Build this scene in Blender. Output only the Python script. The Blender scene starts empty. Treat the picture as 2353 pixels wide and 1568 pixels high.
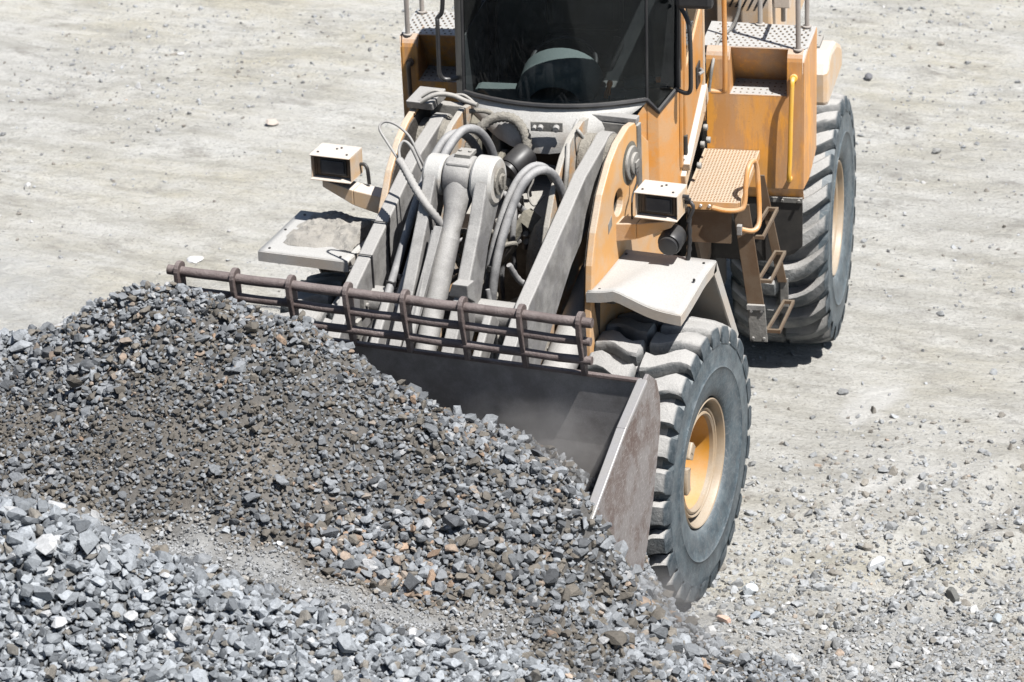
import bpy, bmesh, math, random
import numpy as np
from mathutils import Vector, Matrix
sc = bpy.context.scene
random.seed(4); rng = np.random.default_rng(7)

# ------------------------------------------------------------------ camera
CAM = Vector((7.697, -20.678, 10.938)); YAW, PITCH, ROLL, FPX = -.3813, .4359, -.0382, 9141.9
d = Vector((math.sin(YAW)*math.cos(PITCH), math.cos(YAW)*math.cos(PITCH), -math.sin(PITCH)))
r0 = d.cross(Vector((0, 0, 1))).normalized(); u0 = r0.cross(d)
RV = math.cos(ROLL)*r0 + math.sin(ROLL)*u0; UV = -math.sin(ROLL)*r0 + math.cos(ROLL)*u0
cam = bpy.data.objects.new('camera', bpy.data.cameras.new('camera')); sc.collection.objects.link(cam)
mw = Matrix((RV, UV, -d)).transposed().to_4x4(); mw.translation = CAM
cam.matrix_world = mw
cam.data.sensor_width = 36; cam.data.lens = FPX/2353*36; cam.data.clip_end = 600
cam.data.dof.use_dof = True; cam.data.dof.focus_distance = 21.2; cam.data.dof.aperture_fstop = 4.5
sc.camera = cam
# ------------------------------------------------------------------ light
PHI = .1642                                   # steering angle between front and rear frame
SUN = Vector((.50, -.20, 1.0)).normalized()
elev = math.asin(SUN.z); azi = math.atan2(SUN.x, SUN.y)
w = bpy.data.worlds.new('World'); sc.world = w; w.use_nodes = True
nt = w.node_tree; bg = nt.nodes['Background']; sky = nt.nodes.new('ShaderNodeTexSky')
sky.sky_type = 'NISHITA'; sky.sun_disc = False; sky.sun_elevation = elev; sky.sun_rotation = azi
nt.links.new(sky.outputs[0], bg.inputs[0]); bg.inputs[1].default_value = .05
sl = bpy.data.lights.new('sun', 'SUN'); sl.energy = 5.0; sl.angle = math.radians(.5); sl.color = (1, .98, .95)
so = bpy.data.objects.new('sun', sl); sc.collection.objects.link(so)
so.rotation_euler = (-SUN).to_track_quat('-Z', 'Y').to_euler(); so.location = (8, -4, 16)
sc.view_settings.view_transform = 'Standard'; sc.view_settings.look = 'None'
sc.view_settings.exposure = .80; sc.view_settings.gamma = 1
sc.cycles.max_bounces = 6; sc.cycles.diffuse_bounces = 1; sc.cycles.volume_bounces = 0

# ------------------------------------------------------------------ materials
def N(nt, t, **k):
    n = nt.nodes.new(t)
    for a, b in k.items(): setattr(n, a, b)
    return n
def ramp(nt, src, p0, p1, c0=(0, 0, 0, 1), c1=(1, 1, 1, 1)):
    r = N(nt, 'ShaderNodeValToRGB'); r.color_ramp.elements[0].position = p0; r.color_ramp.elements[1].position = p1
    r.color_ramp.elements[0].color = c0; r.color_ramp.elements[1].color = c1
    nt.links.new(src, r.inputs[0]); return r.outputs[0]
def noise(nt, scale, detail=4, rough=.6, vec=None):
    n = N(nt, 'ShaderNodeTexNoise'); n.inputs['Scale'].default_value = scale
    n.inputs['Detail'].default_value = detail; n.inputs['Roughness'].default_value = rough
    if vec is None:
        tc = N(nt, 'ShaderNodeTexCoord'); vec = tc.outputs['Object']
    nt.links.new(vec, n.inputs['Vector']); return n.outputs[0]
def mixc(nt, f, a, b, mode='MIX'):
    m = N(nt, 'ShaderNodeMix', data_type='RGBA', blend_type=mode)
    for s, v in ((0, f), (6, a), (7, b)):
        if hasattr(v, 'links') or hasattr(v, 'is_linked'): nt.links.new(v, m.inputs[s])
        else: m.inputs[s].default_value = v if s == 0 else (*v, 1) if len(v) == 3 else v
    return m.outputs[2]
def math_(nt, op, a, b, clamp=False):
    m = N(nt, 'ShaderNodeMath', operation=op, use_clamp=clamp)
    for i, v in enumerate((a, b)):
        if isinstance(v, (int, float)): m.inputs[i].default_value = v
        else: nt.links.new(v, m.inputs[i])
    return m.outputs[0]
DUST = (.44, .415, .375)
def mat(name, base, dust=.5, up=.8, dcol=DUST, rough=.6, metal=0, bump=.0, bscale=60, var=None, nscale=5, scratch=0, speck=0, streak=False, lo=.15, hi=.85):
    """worn surface: dust lies on faces that look up and in noisy patches"""
    m = bpy.data.materials.new(name); m.use_nodes = True; nt = m.node_tree; b = nt.nodes['Principled BSDF']
    g = N(nt, 'ShaderNodeNewGeometry'); sp = N(nt, 'ShaderNodeSeparateXYZ'); nt.links.new(g.outputs['Normal'], sp.inputs[0])
    mr = N(nt, 'ShaderNodeMapRange'); nt.links.new(sp.outputs[2], mr.inputs[0])
    mr.inputs[1].default_value = lo; mr.inputs[2].default_value = hi; mr.inputs[3].default_value = 0; mr.inputs[4].default_value = up
    tc = N(nt, 'ShaderNodeTexCoord'); vec = tc.outputs['Object']
    if streak:
        mp = N(nt, 'ShaderNodeMapping'); mp.inputs['Scale'].default_value = (1, 1, .25); nt.links.new(vec, mp.inputs[0]); vec = mp.outputs[0]
    n1 = noise(nt, nscale, 8, .65, vec)
    f = math_(nt, 'MULTIPLY', ramp(nt, n1, .42, .60), dust)
    f = math_(nt, 'ADD', f, math_(nt, 'MULTIPLY', dust, .35))
    f = math_(nt, 'ADD', f, mr.outputs[0], True)
    c = base
    if var: c = mixc(nt, ramp(nt, noise(nt, nscale*1.7, 8, .72, vec), .47, .55), base, var)
    fine = noise(nt, 140, 3, .7)
    d2 = mixc(nt, ramp(nt, fine, .3, .7), tuple(x*.82 for x in dcol), tuple(min(1, x*1.12) for x in dcol))
    c = mixc(nt, f, c, d2)
    if scratch:
        mp = N(nt, 'ShaderNodeMapping'); mp.inputs['Scale'].default_value = (3, 60, 6); mp.inputs['Rotation'].default_value = (.5, .3, .2)
        nt.links.new(tc.outputs['Object'], mp.inputs[0])
        s1 = ramp(nt, noise(nt, 4, 3, .6, mp.outputs[0]), .57, .66)
        mp2 = N(nt, 'ShaderNodeMapping'); mp2.inputs['Scale'].default_value = (3, 5, 70); mp2.inputs['Rotation'].default_value = (-.6, .1, .4)
        nt.links.new(tc.outputs['Object'], mp2.inputs[0])
        s2 = ramp(nt, noise(nt, 4, 3, .6, mp2.outputs[0]), .58, .68)
        c = mixc(nt, math_(nt, 'MULTIPLY', math_(nt, 'MAXIMUM', s1, s2), scratch), c, (.42, .40, .39))
    if speck:
        v = N(nt, 'ShaderNodeTexVoronoi'); v.inputs['Scale'].default_value = 55; nt.links.new(tc.outputs['Object'], v.inputs['Vector'])
        sp2 = ramp(nt, v.outputs['Distance'], .08, .13, (1, 1, 1, 1), (0, 0, 0, 1))
        sp3 = math_(nt, 'MULTIPLY', sp2, ramp(nt, noise(nt, 9, 2), .5, .6))
        c = mixc(nt, math_(nt, 'MULTIPLY', sp3, speck), c, (.05, .035, .025))
    nt.links.new(c, b.inputs['Base Color']); b.inputs['Roughness'].default_value = rough; b.inputs['Metallic'].default_value = metal
    if bump:
        bn = N(nt, 'ShaderNodeBump'); bn.inputs['Strength'].default_value = bump; bn.inputs['Distance'].default_value = .02
        nt.links.new(noise(nt, bscale, 6, .7), bn.inputs['Height']); nt.links.new(bn.outputs[0], b.inputs['Normal'])
    return m
M = {}
M['paint'] = mat('orange_paint', (.55, .22, .028), dust=.30, up=.75, dcol=(.46, .31, .19), rough=.45, var=(.50, .25, .09), nscale=3.2, speck=.5, bump=.04)
M['paint_deck'] = mat('orange_paint_deck', (.50, .22, .05), dust=.45, up=1, dcol=(.42, .31, .23), rough=.5, var=(.72, .30, .02), nscale=3.6, speck=.5, streak=True)
M['paint_front'] = mat('orange_paint_dusty', (.56, .27, .065), dust=.45, up=.9, dcol=(.46, .37, .28), rough=.55, nscale=4, speck=.2)
M['paint_pale'] = mat('pale_dusty_paint', (.55, .36, .19), dust=.6, up=.9, dcol=(.50, .45, .40), rough=.6, nscale=5, speck=.3)
M['paint_grey'] = mat('dust_coated_paint', (.50, .25, .07), dust=.8, up=.9, dcol=(.34, .32, .285), rough=.65, nscale=5, speck=.3, bump=.2, bscale=50)
M['tower_shade'] = mat('black_painted_shade', (.03, .025, .02), dust=.2, up=.4, dcol=(.16, .14, .12), rough=.9, bump=.8, bscale=40)  # near-black stands in for the shade inside the towers, dusted on top
M['cowl'] = mat('dusty_cowl', (.30, .26, .22), dust=.9, up=1, dcol=(.40, .39, .37), rough=.7, bump=.15, nscale=6)
M['dusty_top'] = mat('dusty_top_paint', (.40, .33, .26), dust=.6, up=.82, dcol=(.38, .372, .355), rough=.6, nscale=3, speck=.4, bump=.1)
M['yellow'] = mat('yellow_rail_paint', (.72, .38, .02), dust=.12, up=.4, rough=.4, nscale=9, speck=.8)
M['frame'] = mat('dusty_grey_frame', (.075, .072, .066), dust=.5, up=.8, dcol=(.31, .295, .27), rough=.75, bump=.25, bscale=45, nscale=4)
M['arm'] = mat('dusty_arm_steel', (.115, .11, .11), dust=.5, up=.9, dcol=(.30, .29, .275), rough=.7, bump=.2, bscale=60, nscale=5, var=(.09, .085, .08), speck=.35)
M['mud'] = mat('caked_mud', (.12, .11, .095), dust=.6, up=.7, dcol=(.27, .25, .215), rough=.95, bump=1, bscale=38, nscale=14)
M['olive'] = mat('olive_grime', (.07, .065, .05), dust=.5, up=.6, dcol=(.19, .175, .14), rough=.85, bump=.5, bscale=50)
M['chassis'] = mat('dark_chassis', (.02, .018, .017), dust=.1, up=.18, rough=.8, dcol=(.2, .18, .15))
M['brown'] = mat('brown_grimy_paint', (.085, .045, .02), dust=.3, up=.5, dcol=(.17, .14, .105), rough=.6, speck=.3)
M['rubber'] = mat('tyre_rubber', (.030, .040, .047), dust=.30, up=.85, dcol=(.34, .33, .315), rough=.75, bump=.5, bscale=55, nscale=5, lo=.0, hi=.6, speck=.4)
def shoulder(m):
    nt = m.node_tree; b = nt.nodes['Principled BSDF']; src = b.inputs['Base Color'].links[0].from_socket
    tc = N(nt, 'ShaderNodeTexCoord'); sx = N(nt, 'ShaderNodeSeparateXYZ'); nt.links.new(tc.outputs['Object'], sx.inputs[0])
    a = math_(nt, 'ABSOLUTE', sx.outputs[0], 0); f = ramp(nt, a, .284, .298)
    c = mixc(nt, ramp(nt, noise(nt, 14, 7, .7), .40, .66), (.024, .038, .048), (.10, .115, .125))
    nt.links.new(mixc(nt, f, src, c), b.inputs['Base Color'])
shoulder(M['rubber'])
M['side'] = mat('tyre_sidewall', (.024, .040, .052), dust=.28, up=.45, dcol=(.17, .185, .19), rough=.55, bump=.15, bscale=60, nscale=6, var=(.05, .075, .09), scratch=.25, lo=.3, hi=.9)
M['hose'] = mat('hose_rubber', (.05, .05, .055), dust=.5, up=.7, dcol=(.30, .295, .29), rough=.7, bump=.2, bscale=90)
M['black'] = mat('black_rubber', (.010, .010, .012), dust=.03, up=.06, rough=.45)
M['rust'] = mat('rusty_brown_steel', (.068, .047, .043), dust=.35, up=.4, dcol=(.20, .165, .155), rough=.6, bump=.5, bscale=70, nscale=9)
M['bucket_in'] = mat('bucket_dark_steel', (.15, .138, .133), dust=.5, up=.35, dcol=(.30, .29, .285), rough=.55, metal=.2, nscale=6)
M['bucket_out'] = mat('bucket_worn_steel', (.21, .185, .18), dust=.25, up=.3, dcol=(.33, .31, .30), rough=.42, metal=.35, var=(.10, .055, .042), scratch=.9, nscale=2.2)
M['edge'] = mat('polished_edge_steel', (.42, .41, .42), dust=.3, up=.3, rough=.35, metal=.5, nscale=8)
M['rim'] = mat('cream_rim_paint', (.30, .21, .125), dust=.5, up=.5, dcol=(.34, .285, .22), rough=.5, speck=.2, nscale=5)
M['hub'] = mat('yellow_hub_paint', (.55, .24, .015), dust=.15, up=.3, rough=.4)
M['lens'] = mat('dark_lamp_glass', (.03, .03, .035), dust=.15, up=.1, dcol=(.2, .2, .2), rough=.15)
M['rail'] = mat('grey_rail_steel', (.24, .21, .19), dust=.3, up=.3, rough=.5)
M['bare'] = mat('bare_steel', (.55, .54, .53), dust=.3, up=.2, rough=.35, metal=.6)
M['chrome'] = mat('chrome_rod', (.6, .6, .62), dust=.05, up=.1, rough=.12, metal=1)
M['dash'] = mat('dash_plastic', (.13, .16, .155), dust=.2, up=.4, dcol=(.22, .25, .24), rough=.6)
M['cabin'] = mat('cabin_lining', (.045, .05, .055), dust=.1, up=.2, rough=.8)
M['soil'] = mat('sandy_dirt', (.26, .245, .22), dust=.3, up=.2, rough=1, bump=.8, bscale=120)

def glass(name, tint, dustamt):
    m = bpy.data.materials.new(name); m.use_nodes = True; nt = m.node_tree; nt.nodes.remove(nt.nodes['Principled BSDF'])
    out = nt.nodes['Material Output']
    tr = N(nt, 'ShaderNodeBsdfTransparent'); tr.inputs[0].default_value = (*tint, 1)
    gl = N(nt, 'ShaderNodeBsdfGlossy'); gl.inputs['Roughness'].default_value = .03; gl.inputs[0].default_value = (.75, .8, .85, 1)
    fr = N(nt, 'ShaderNodeFresnel'); fr.inputs[0].default_value = 1.35
    mx = N(nt, 'ShaderNodeMixShader'); nt.links.new(fr.outputs[0], mx.inputs[0]); nt.links.new(tr.outputs[0], mx.inputs[1]); nt.links.new(gl.outputs[0], mx.inputs[2])
    df = N(nt, 'ShaderNodeBsdfDiffuse'); df.inputs[0].default_value = (.33, .38, .37, 1)
    n = math_(nt, 'ADD', math_(nt, 'MULTIPLY', ramp(nt, noise(nt, 3.5, 6, .6), .35, .75), dustamt), math_(nt, 'MULTIPLY', ramp(nt, noise(nt, 260, 2), .66, .74), dustamt*2))
    m2 = N(nt, 'ShaderNodeMixShader'); nt.links.new(n, m2.inputs[0]); nt.links.new(mx.outputs[0], m2.inputs[1]); nt.links.new(df.outputs[0], m2.inputs[2])
    nt.links.new(m2.outputs[0], out.inputs[0]); return m
M['glass'] = glass('dusty_windscreen_glass', (.36, .41, .42), .016)
M['plastic'] = glass('clear_plastic', (.75, .78, .8), .25)

# ------------------------------------------------------------------ mesh builders
cR, sR = math.cos(PHI), math.sin(PHI)
def rear(p): return (cR*p[0]-sR*p[1], sR*p[0]+cR*p[1], p[2])
def unrear(p): return (cR*p[0]+sR*p[1], -sR*p[0]+cR*p[1], p[2])
class MB:
    def __init__(s): s.v = []; s.f = []; s.sm = []; s.mi = []; s.k = 0
    def add(s, v, f, smooth=False):
        o = len(s.v); s.v += [tuple(p) for p in v]; s.f += [tuple(i+o for i in q) for q in f]; s.sm += [smooth]*len(f); s.mi += [s.k]*len(f); return s
    def box(s, x0, x1, y0, y1, z0, z1):
        v = [(x, y, z) for z in (z0, z1) for y in (y0, y1) for x in (x0, x1)]
        return s.add(v, [(0, 2, 3, 1), (4, 5, 7, 6), (0, 1, 5, 4), (2, 6, 7, 3), (0, 4, 6, 2), (1, 3, 7, 5)])
    def hexa(s, a, b):     # two quads (4 points each) joined
        return s.add(list(a)+list(b), [(3, 2, 1, 0), (4, 5, 6, 7), (0, 1, 5, 4), (1, 2, 6, 5), (2, 3, 7, 6), (3, 0, 4, 7)])
    def beam(s, p, q, w, h, up=(0, 0, 1)):
        p = Vector(p); q = Vector(q); t = (q-p).normalized(); up = Vector(up); a = t.cross(up).normalized()*w/2; b = a.cross(t).normalized()*h/2
        return s.hexa([p-a-b, p+a-b, p+a+b, p-a+b], [q-a-b, q+a-b, q+a+b, q-a+b])
    def prism(s, pts, vec):
        n = len(pts); vec = Vector(vec); pts = [Vector(p) for p in pts]
        return s.add(pts+[p+vec for p in pts], [tuple(range(n))[::-1], tuple(range(n, 2*n))]+[(i, (i+1) % n, n+(i+1) % n, n+i) for i in range(n)])
    def tube(s, pts, r, n=10, smooth=True, sub=0, caps=True, ring=0):
        P = [Vector(p) for p in pts]
        if sub:
            Q = []
            for i in range(len(P)-1):
                a, b, c, e = P[max(i-1, 0)], P[i], P[i+1], P[min(i+2, len(P)-1)]
                for k in range(sub):
                    t = k/sub; Q.append(.5*((2*b)+(-a+c)*t+(2*a-5*b+4*c-e)*t*t+(-a+3*b-3*c+e)*t**3))
            P = Q+[P[-1]]
        rs = r if isinstance(r, (list, tuple)) else [r]*len(P)
        if ring: rs = [rs[0]*(1+(ring if i % 2 else 0)) for i in range(len(P))]
        v = []; T0 = (P[1]-P[0]).normalized(); A = T0.orthogonal().normalized()
        for i, p in enumerate(P):
            T = (P[min(i+1, len(P)-1)]-P[max(i-1, 0)]).normalized()
            A = (A-T*A.dot(T)); A = A.normalized() if A.length > 1e-6 else T.orthogonal().normalized(); B = T.cross(A)
            for k in range(n):
                a = 2*math.pi*k/n; v.append(p+(A*math.cos(a)+B*math.sin(a))*rs[i])
        f = [(i*n+k, i*n+(k+1) % n, (i+1)*n+(k+1) % n, (i+1)*n+k) for i in range(len(P)-1) for k in range(n)]
        s.add(v, f, smooth)
        if caps:
            o = len(s.v)-len(v); s.f += [tuple(o+k for k in range(n))[::-1], tuple(o+(len(P)-1)*n+k for k in range(n))]; s.sm += [False, False]; s.mi += [s.k, s.k]
        return s
    def lathe(s, prof, c, axis, n=48, smooth=True, caps=False):   # prof: (radius, height along axis)
        c = Vector(c); ax = Vector(axis).normalized(); A = ax.orthogonal().normalized(); B = ax.cross(A); m = len(prof)
        v = [c+ax*h+(A*math.cos(2*math.pi*k/n)+B*math.sin(2*math.pi*k/n))*max(r, 1e-5) for k in range(n) for r, h in prof]
        f = [(k*m+i, ((k+1) % n)*m+i, ((k+1) % n)*m+i+1, k*m+i+1) for k in range(n) for i in range(m-1)]
        return s.add(v, f, smooth)
    def disc(s, p, q, r, n=28):
        p = Vector(p); q = Vector(q); h = (q-p).length
        return s.lathe([(0, 0), (r*.9, 0), (r, h*.12), (r, h*.88), (r*.9, h), (0, h)], p, q-p, n)
    def plate(s, outer, holes, x0, x1):      # outline in (y,z), extruded along x, with real holes
        bm = bmesh.new(); loops = [outer]+holes; 
        for x, fl in ((x0, 1), (x1, 0)):
            es = []
            for L in loops:
                vs = [bm.verts.new((x, a, b)) for a, b in L]; es += [bm.edges.new((vs[i], vs[(i+1) % len(vs)])) for i in range(len(vs))]
            bmesh.ops.triangle_fill(bm, edges=es, use_beauty=True)
        bm.verts.ensure_lookup_table(); bm.verts.index_update(); tot = sum(len(L) for L in loops)
        v = [tuple(a.co) for a in bm.verts]; f = [tuple(a.index for a in q.verts) for q in bm.faces]; o = 0
        for L in loops:
            for i in range(len(L)):
                j = (i+1) % len(L); f.append((o+i, o+j, tot+o+j, tot+o+i))
            o += len(L)
        bm.free(); return s.add(v, f)
    def pieces(s):          # islands of the mesh whose boxes do not touch become separate parts
        n = len(s.v); p = list(range(n))
        def find(a):
            while p[a] != a: p[a] = p[p[a]]; a = p[a]
            return a
        for q in s.f:
            a = find(q[0])
            for b_ in q[1:]: p[find(b_)] = a
        g = {}
        for i, q in enumerate(s.f): g.setdefault(find(q[0]), []).append(i)
        V_ = np.array([tuple(v) for v in s.v]); isl = []
        for fs in g.values():
            idx = list({j for i in fs for j in s.f[i]}); isl.append([V_[idx].min(0), V_[idx].max(0), fs])
        if len(isl) > 700: return [s]
        ch = True
        while ch and len(isl) > 1:
            ch = False; out = []
            for a in isl:
                for b_ in out:
                    if np.all(a[0]-.006 <= b_[1]) and np.all(b_[0]-.006 <= a[1]):
                        b_[0] = np.minimum(a[0], b_[0]); b_[1] = np.maximum(a[1], b_[1]); b_[2] = b_[2]+a[2]; ch = True; break
                else: out.append(a)
            isl = out
        if len(isl) < 2 or len(isl) > 40: return [s]
        res = []
        for lo_, hi_, fs in isl:
            m_ = MB(); mp = {}
            for i in fs:
                q = []
                for j in s.f[i]:
                    if j not in mp: mp[j] = len(m_.v); m_.v.append(s.v[j])
                    q.append(mp[j])
                m_.f.append(tuple(q)); m_.sm.append(s.sm[i]); m_.mi.append(s.mi[i])
            res.append(m_)
        return res
    def build(s, name, m, parent=None, rf=False, bevel=0, ang=35, fix=True, split=True):
        ps = s.pieces() if (split and parent) else [s]
        if len(ps) > 1: return [q.build(name, m, parent, rf, bevel, ang, fix, False) for q in ps][0]
        me = bpy.data.meshes.new(name)
        v = [rear(p) for p in s.v] if rf else s.v
        me.from_pydata([tuple(p) for p in v], [], s.f); me.polygons.foreach_set('use_smooth', s.sm)
        if fix:
            bm = bmesh.new(); bm.from_mesh(me); bmesh.ops.recalc_face_normals(bm, faces=bm.faces); bm.to_mesh(me); bm.free()
        if any(s.sm):
            me.set_sharp_from_angle(angle=math.radians(ang)); me.polygons.foreach_set('use_smooth', s.sm)
        for mm in (m if isinstance(m, (list, tuple)) else [m]): me.materials.append(M[mm] if isinstance(mm, str) else mm)
        me.polygons.foreach_set('material_index', s.mi); me.update()
        ob = bpy.data.objects.new(name, me); sc.collection.objects.link(ob)
        if parent: ob.parent = parent
        if bevel:
            b = ob.modifiers.new('bevel', 'BEVEL'); b.width = bevel; b.segments = 2; b.limit_method = 'ANGLE'; b.angle_limit = math.radians(40); b.harden_normals = False
        return ob
def circ2(cy, cz, r, n=24): return [(cy+r*math.cos(2*math.pi*k/n), cz+r*math.sin(2*math.pi*k/n)) for k in range(n)]
def tag(o, label, cat, group=None, kind=None):
    if label: o['label'] = label
    if cat: o['category'] = cat
    if group: o['group'] = group
    if kind: o['kind'] = kind
    return o
def arcpts(c, r, a0, a1, n): return [(c[0]+r*math.cos(a0+(a1-a0)*i/n), c[1]+r*math.sin(a0+(a1-a0)*i/n)) for i in range(n+1)]

# value noise on numpy arrays
def vnoise(x, y, s, seed):
    g = np.random.default_rng(seed).random((256, 256)); x = x*s; y = y*s
    xi = np.floor(x).astype(int); yi = np.floor(y).astype(int); fx = x-xi; fy = y-yi; fx = fx*fx*(3-2*fx); fy = fy*fy*(3-2*fy)
    a = g[xi % 256, yi % 256]; b = g[(xi+1) % 256, yi % 256]; c = g[xi % 256, (yi+1) % 256]; e = g[(xi+1) % 256, (yi+1) % 256]
    return (a*(1-fx)+b*fx)*(1-fy)+(c*(1-fx)+e*fx)*fy-.5
def npmesh(name, V, F, col=None, m=None, smooth=False):
    me = bpy.data.meshes.new(name); k = F.shape[1]
    me.vertices.add(len(V)); me.vertices.foreach_set('co', V.astype(np.float32).ravel())
    me.loops.add(F.size); me.loops.foreach_set('vertex_index', F.astype(np.int32).ravel())
    me.polygons.add(len(F)); me.polygons.foreach_set('loop_start', np.arange(0, F.size, k, dtype=np.int32))
    me.polygons.foreach_set('loop_total', np.full(len(F), k, dtype=np.int32))
    me.polygons.foreach_set('use_smooth', np.full(len(F), smooth)); me.update(calc_edges=True)
    if col is not None:
        a = me.color_attributes.new('tint', 'FLOAT_COLOR', 'POINT'); a.data.foreach_set('color', np.c_[col, np.ones(len(col))].astype(np.float32).ravel())
    me.materials.append(m); ob = bpy.data.objects.new(name, me); sc.collection.objects.link(ob); return ob

# ------------------------------------------------------------------ ground
def gmat():
    m = bpy.data.materials.new('quarry_ground'); m.use_nodes = True; nt = m.node_tree; b = nt.nodes['Principled BSDF']
    tc = N(nt, 'ShaderNodeTexCoord'); mp = N(nt, 'ShaderNodeMapping'); mp.inputs['Rotation'].default_value = (0, 0, .5); mp.inputs['Scale'].default_value = (.55, 1, 1)
    nt.links.new(tc.outputs['Object'], mp.inputs[0]); v = mp.outputs[0]
    big = ramp(nt, noise(nt, .45, 4, .55, v), .40, .60)
    c = mixc(nt, big, (.44, .43, .40), (.47, .44, .36))
    c = mixc(nt, ramp(nt, noise(nt, 2.2, 8, .7, v), .38, .62), c, (.55, .54, .505))
    c = mixc(nt, math_(nt, 'MULTIPLY', ramp(nt, noise(nt, 3.5, 9, .78, v), .53, .66), .8), c, (.25, .235, .21))
    c = mixc(nt, math_(nt, 'MULTIPLY', ramp(nt, noise(nt, 45, 5, .7), .54, .64), .7), c, (.22, .205, .18))
    c = mixc(nt, math_(nt, 'MULTIPLY', ramp(nt, noise(nt, 30, 4, .7), .60, .70), .5), c, (.56, .55, .53))
    ms = N(nt, 'ShaderNodeMapping'); ms.inputs['Rotation'].default_value = (0, 0, .35); ms.inputs['Scale'].default_value = (.16, 1, 1); nt.links.new(tc.outputs['Object'], ms.inputs[0])
    st = noise(nt, 5.5, 7, .72, ms.outputs[0])
    c = mixc(nt, math_(nt, 'MULTIPLY', ramp(nt, st, .50, .60), .55), c, (.34, .325, .285)); c = mixc(nt, math_(nt, 'MULTIPLY', ramp(nt, st, .36, .46, (1, 1, 1, 1), (0, 0, 0, 1)), .5), c, (.60, .585, .55))
    def near(px_, py_, rx, ry, ang, a, bb):
        m2 = N(nt, 'ShaderNodeMapping', vector_type='TEXTURE'); m2.inputs['Location'].default_value = (px_, py_, 0); m2.inputs['Rotation'].default_value = (0, 0, ang); m2.inputs['Scale'].default_value = (rx, ry, 1)
        nt.links.new(tc.outputs['Object'], m2.inputs[0]); ln = N(nt, 'ShaderNodeVectorMath', operation='LENGTH'); nt.links.new(m2.outputs[0], ln.inputs[0])
        return ramp(nt, math_(nt, 'ADD', ln.outputs['Value'], math_(nt, 'MULTIPLY', noise(nt, 3.2, 7, .7), .9)), a, bb, (1, 1, 1, 1), (0, 0, 0, 1))
    c = mixc(nt, math_(nt, 'MULTIPLY', near(2.4, -3.0, 3.0, 3.0, 0, .85, 1.0), .8), c, mixc(nt, ramp(nt, noise(nt, 60, 4, .7), .4, .6), (.27, .27, .26), (.46, .455, .44)))
    c = mixc(nt, math_(nt, 'MULTIPLY', near(-5.5, .5, 3.0, 2.0, .4, .7, 1.0), .6), c, (.44, .445, .44))
    for q_ in ((1.75, -.35, .22, 1.0, -.25), (2.0, -.1, .10, .5, -.4), (1.45, .9, .3, .8, -.2)):
        c = mixc(nt, math_(nt, 'MULTIPLY', near(*q_, .75, .98), .75), c, (.60, .59, .565))
    nt.links.new(c, b.inputs['Base Color']); b.inputs['Roughness'].default_value = .95
    bn = N(nt, 'ShaderNodeBump'); bn.inputs['Strength'].default_value = 1; bn.inputs['Distance'].default_value = .05
    h = math_(nt, 'ADD', noise(nt, 26, 9, .75, v), math_(nt, 'MULTIPLY', noise(nt, 7, 4, .6, v), 1.2))
    nt.links.new(h, bn.inputs['Height']); nt.links.new(bn.outputs[0], b.inputs['Normal']); return m
def stonemat(name, mul=1.):
    m = bpy.data.materials.new(name); m.use_nodes = True; nt = m.node_tree; b = nt.nodes['Principled BSDF']
    a = N(nt, 'ShaderNodeAttribute', attribute_name='tint')
    f = ramp(nt, noise(nt, 55, 5, .7), .3, .7, (.72, .72, .72, 1), (1.22, 1.22, 1.22, 1))
    c = mixc(nt, 1., a.outputs['Color'], f, 'MULTIPLY'); nt.links.new(c, b.inputs['Base Color']); b.inputs['Roughness'].default_value = .8
    bn = N(nt, 'ShaderNodeBump'); bn.inputs['Strength'].default_value = .5; bn.inputs['Distance'].default_value = .01
    nt.links.new(noise(nt, 90, 5, .7), bn.inputs['Height']); nt.links.new(bn.outputs[0], b.inputs['Normal']); return m
M['stone'] = stonemat('crushed_stone')

def groundz(x, y):
    z = .05*vnoise(x+90, y+90, .5, 1)+.03*vnoise(x+90, y+90, 1.6, 2)+.014*vnoise(x+90, y+90, 5, 3)+.008*vnoise(x+90, y+90, 13, 8)
    # wheel ruts that curve past the right of the machine
    for k, (ox, dep) in enumerate(((2.0, .05), (2.5, .045), (4.3, .04))):
        cx = ox+.28*(y+2)+.05*(y+2)**2*.4; dd = x-cx
        z = z-dep*np.exp(-(dd/.16)**2)*(1+.5*np.sin(y*22+dd*8))+dep*.5*np.exp(-((np.abs(dd)-.3)/.09)**2)
    return z*np.exp(-(np.maximum(np.hypot(x, y)-16, 0)/6)**2)
ax = np.r_[-200, -120, -70, -40, -25, np.arange(-14, 9.01, .05), 14, 25, 40, 80, 200]
ay = np.r_[-200, -100, -50, -25, -14, np.arange(-7, 14.01, .05), 20, 30, 50, 90, 200]
X, Y = np.meshgrid(ax, ay); Z = groundz(X, Y); nx, ny = len(ax), len(ay)
i = np.arange(nx-1)[None, :]+np.arange(ny-1)[:, None]*nx; F = np.stack([i, i+1, i+nx+1, i+nx], -1).reshape(-1, 4)
gr = npmesh('ground', np.stack([X, Y, Z], -1).reshape(-1, 3), F, None, gmat(), True)
tag(gr, 'pale beige and grey quarry ground with ruts and dust', None, None, 'structure')

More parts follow.
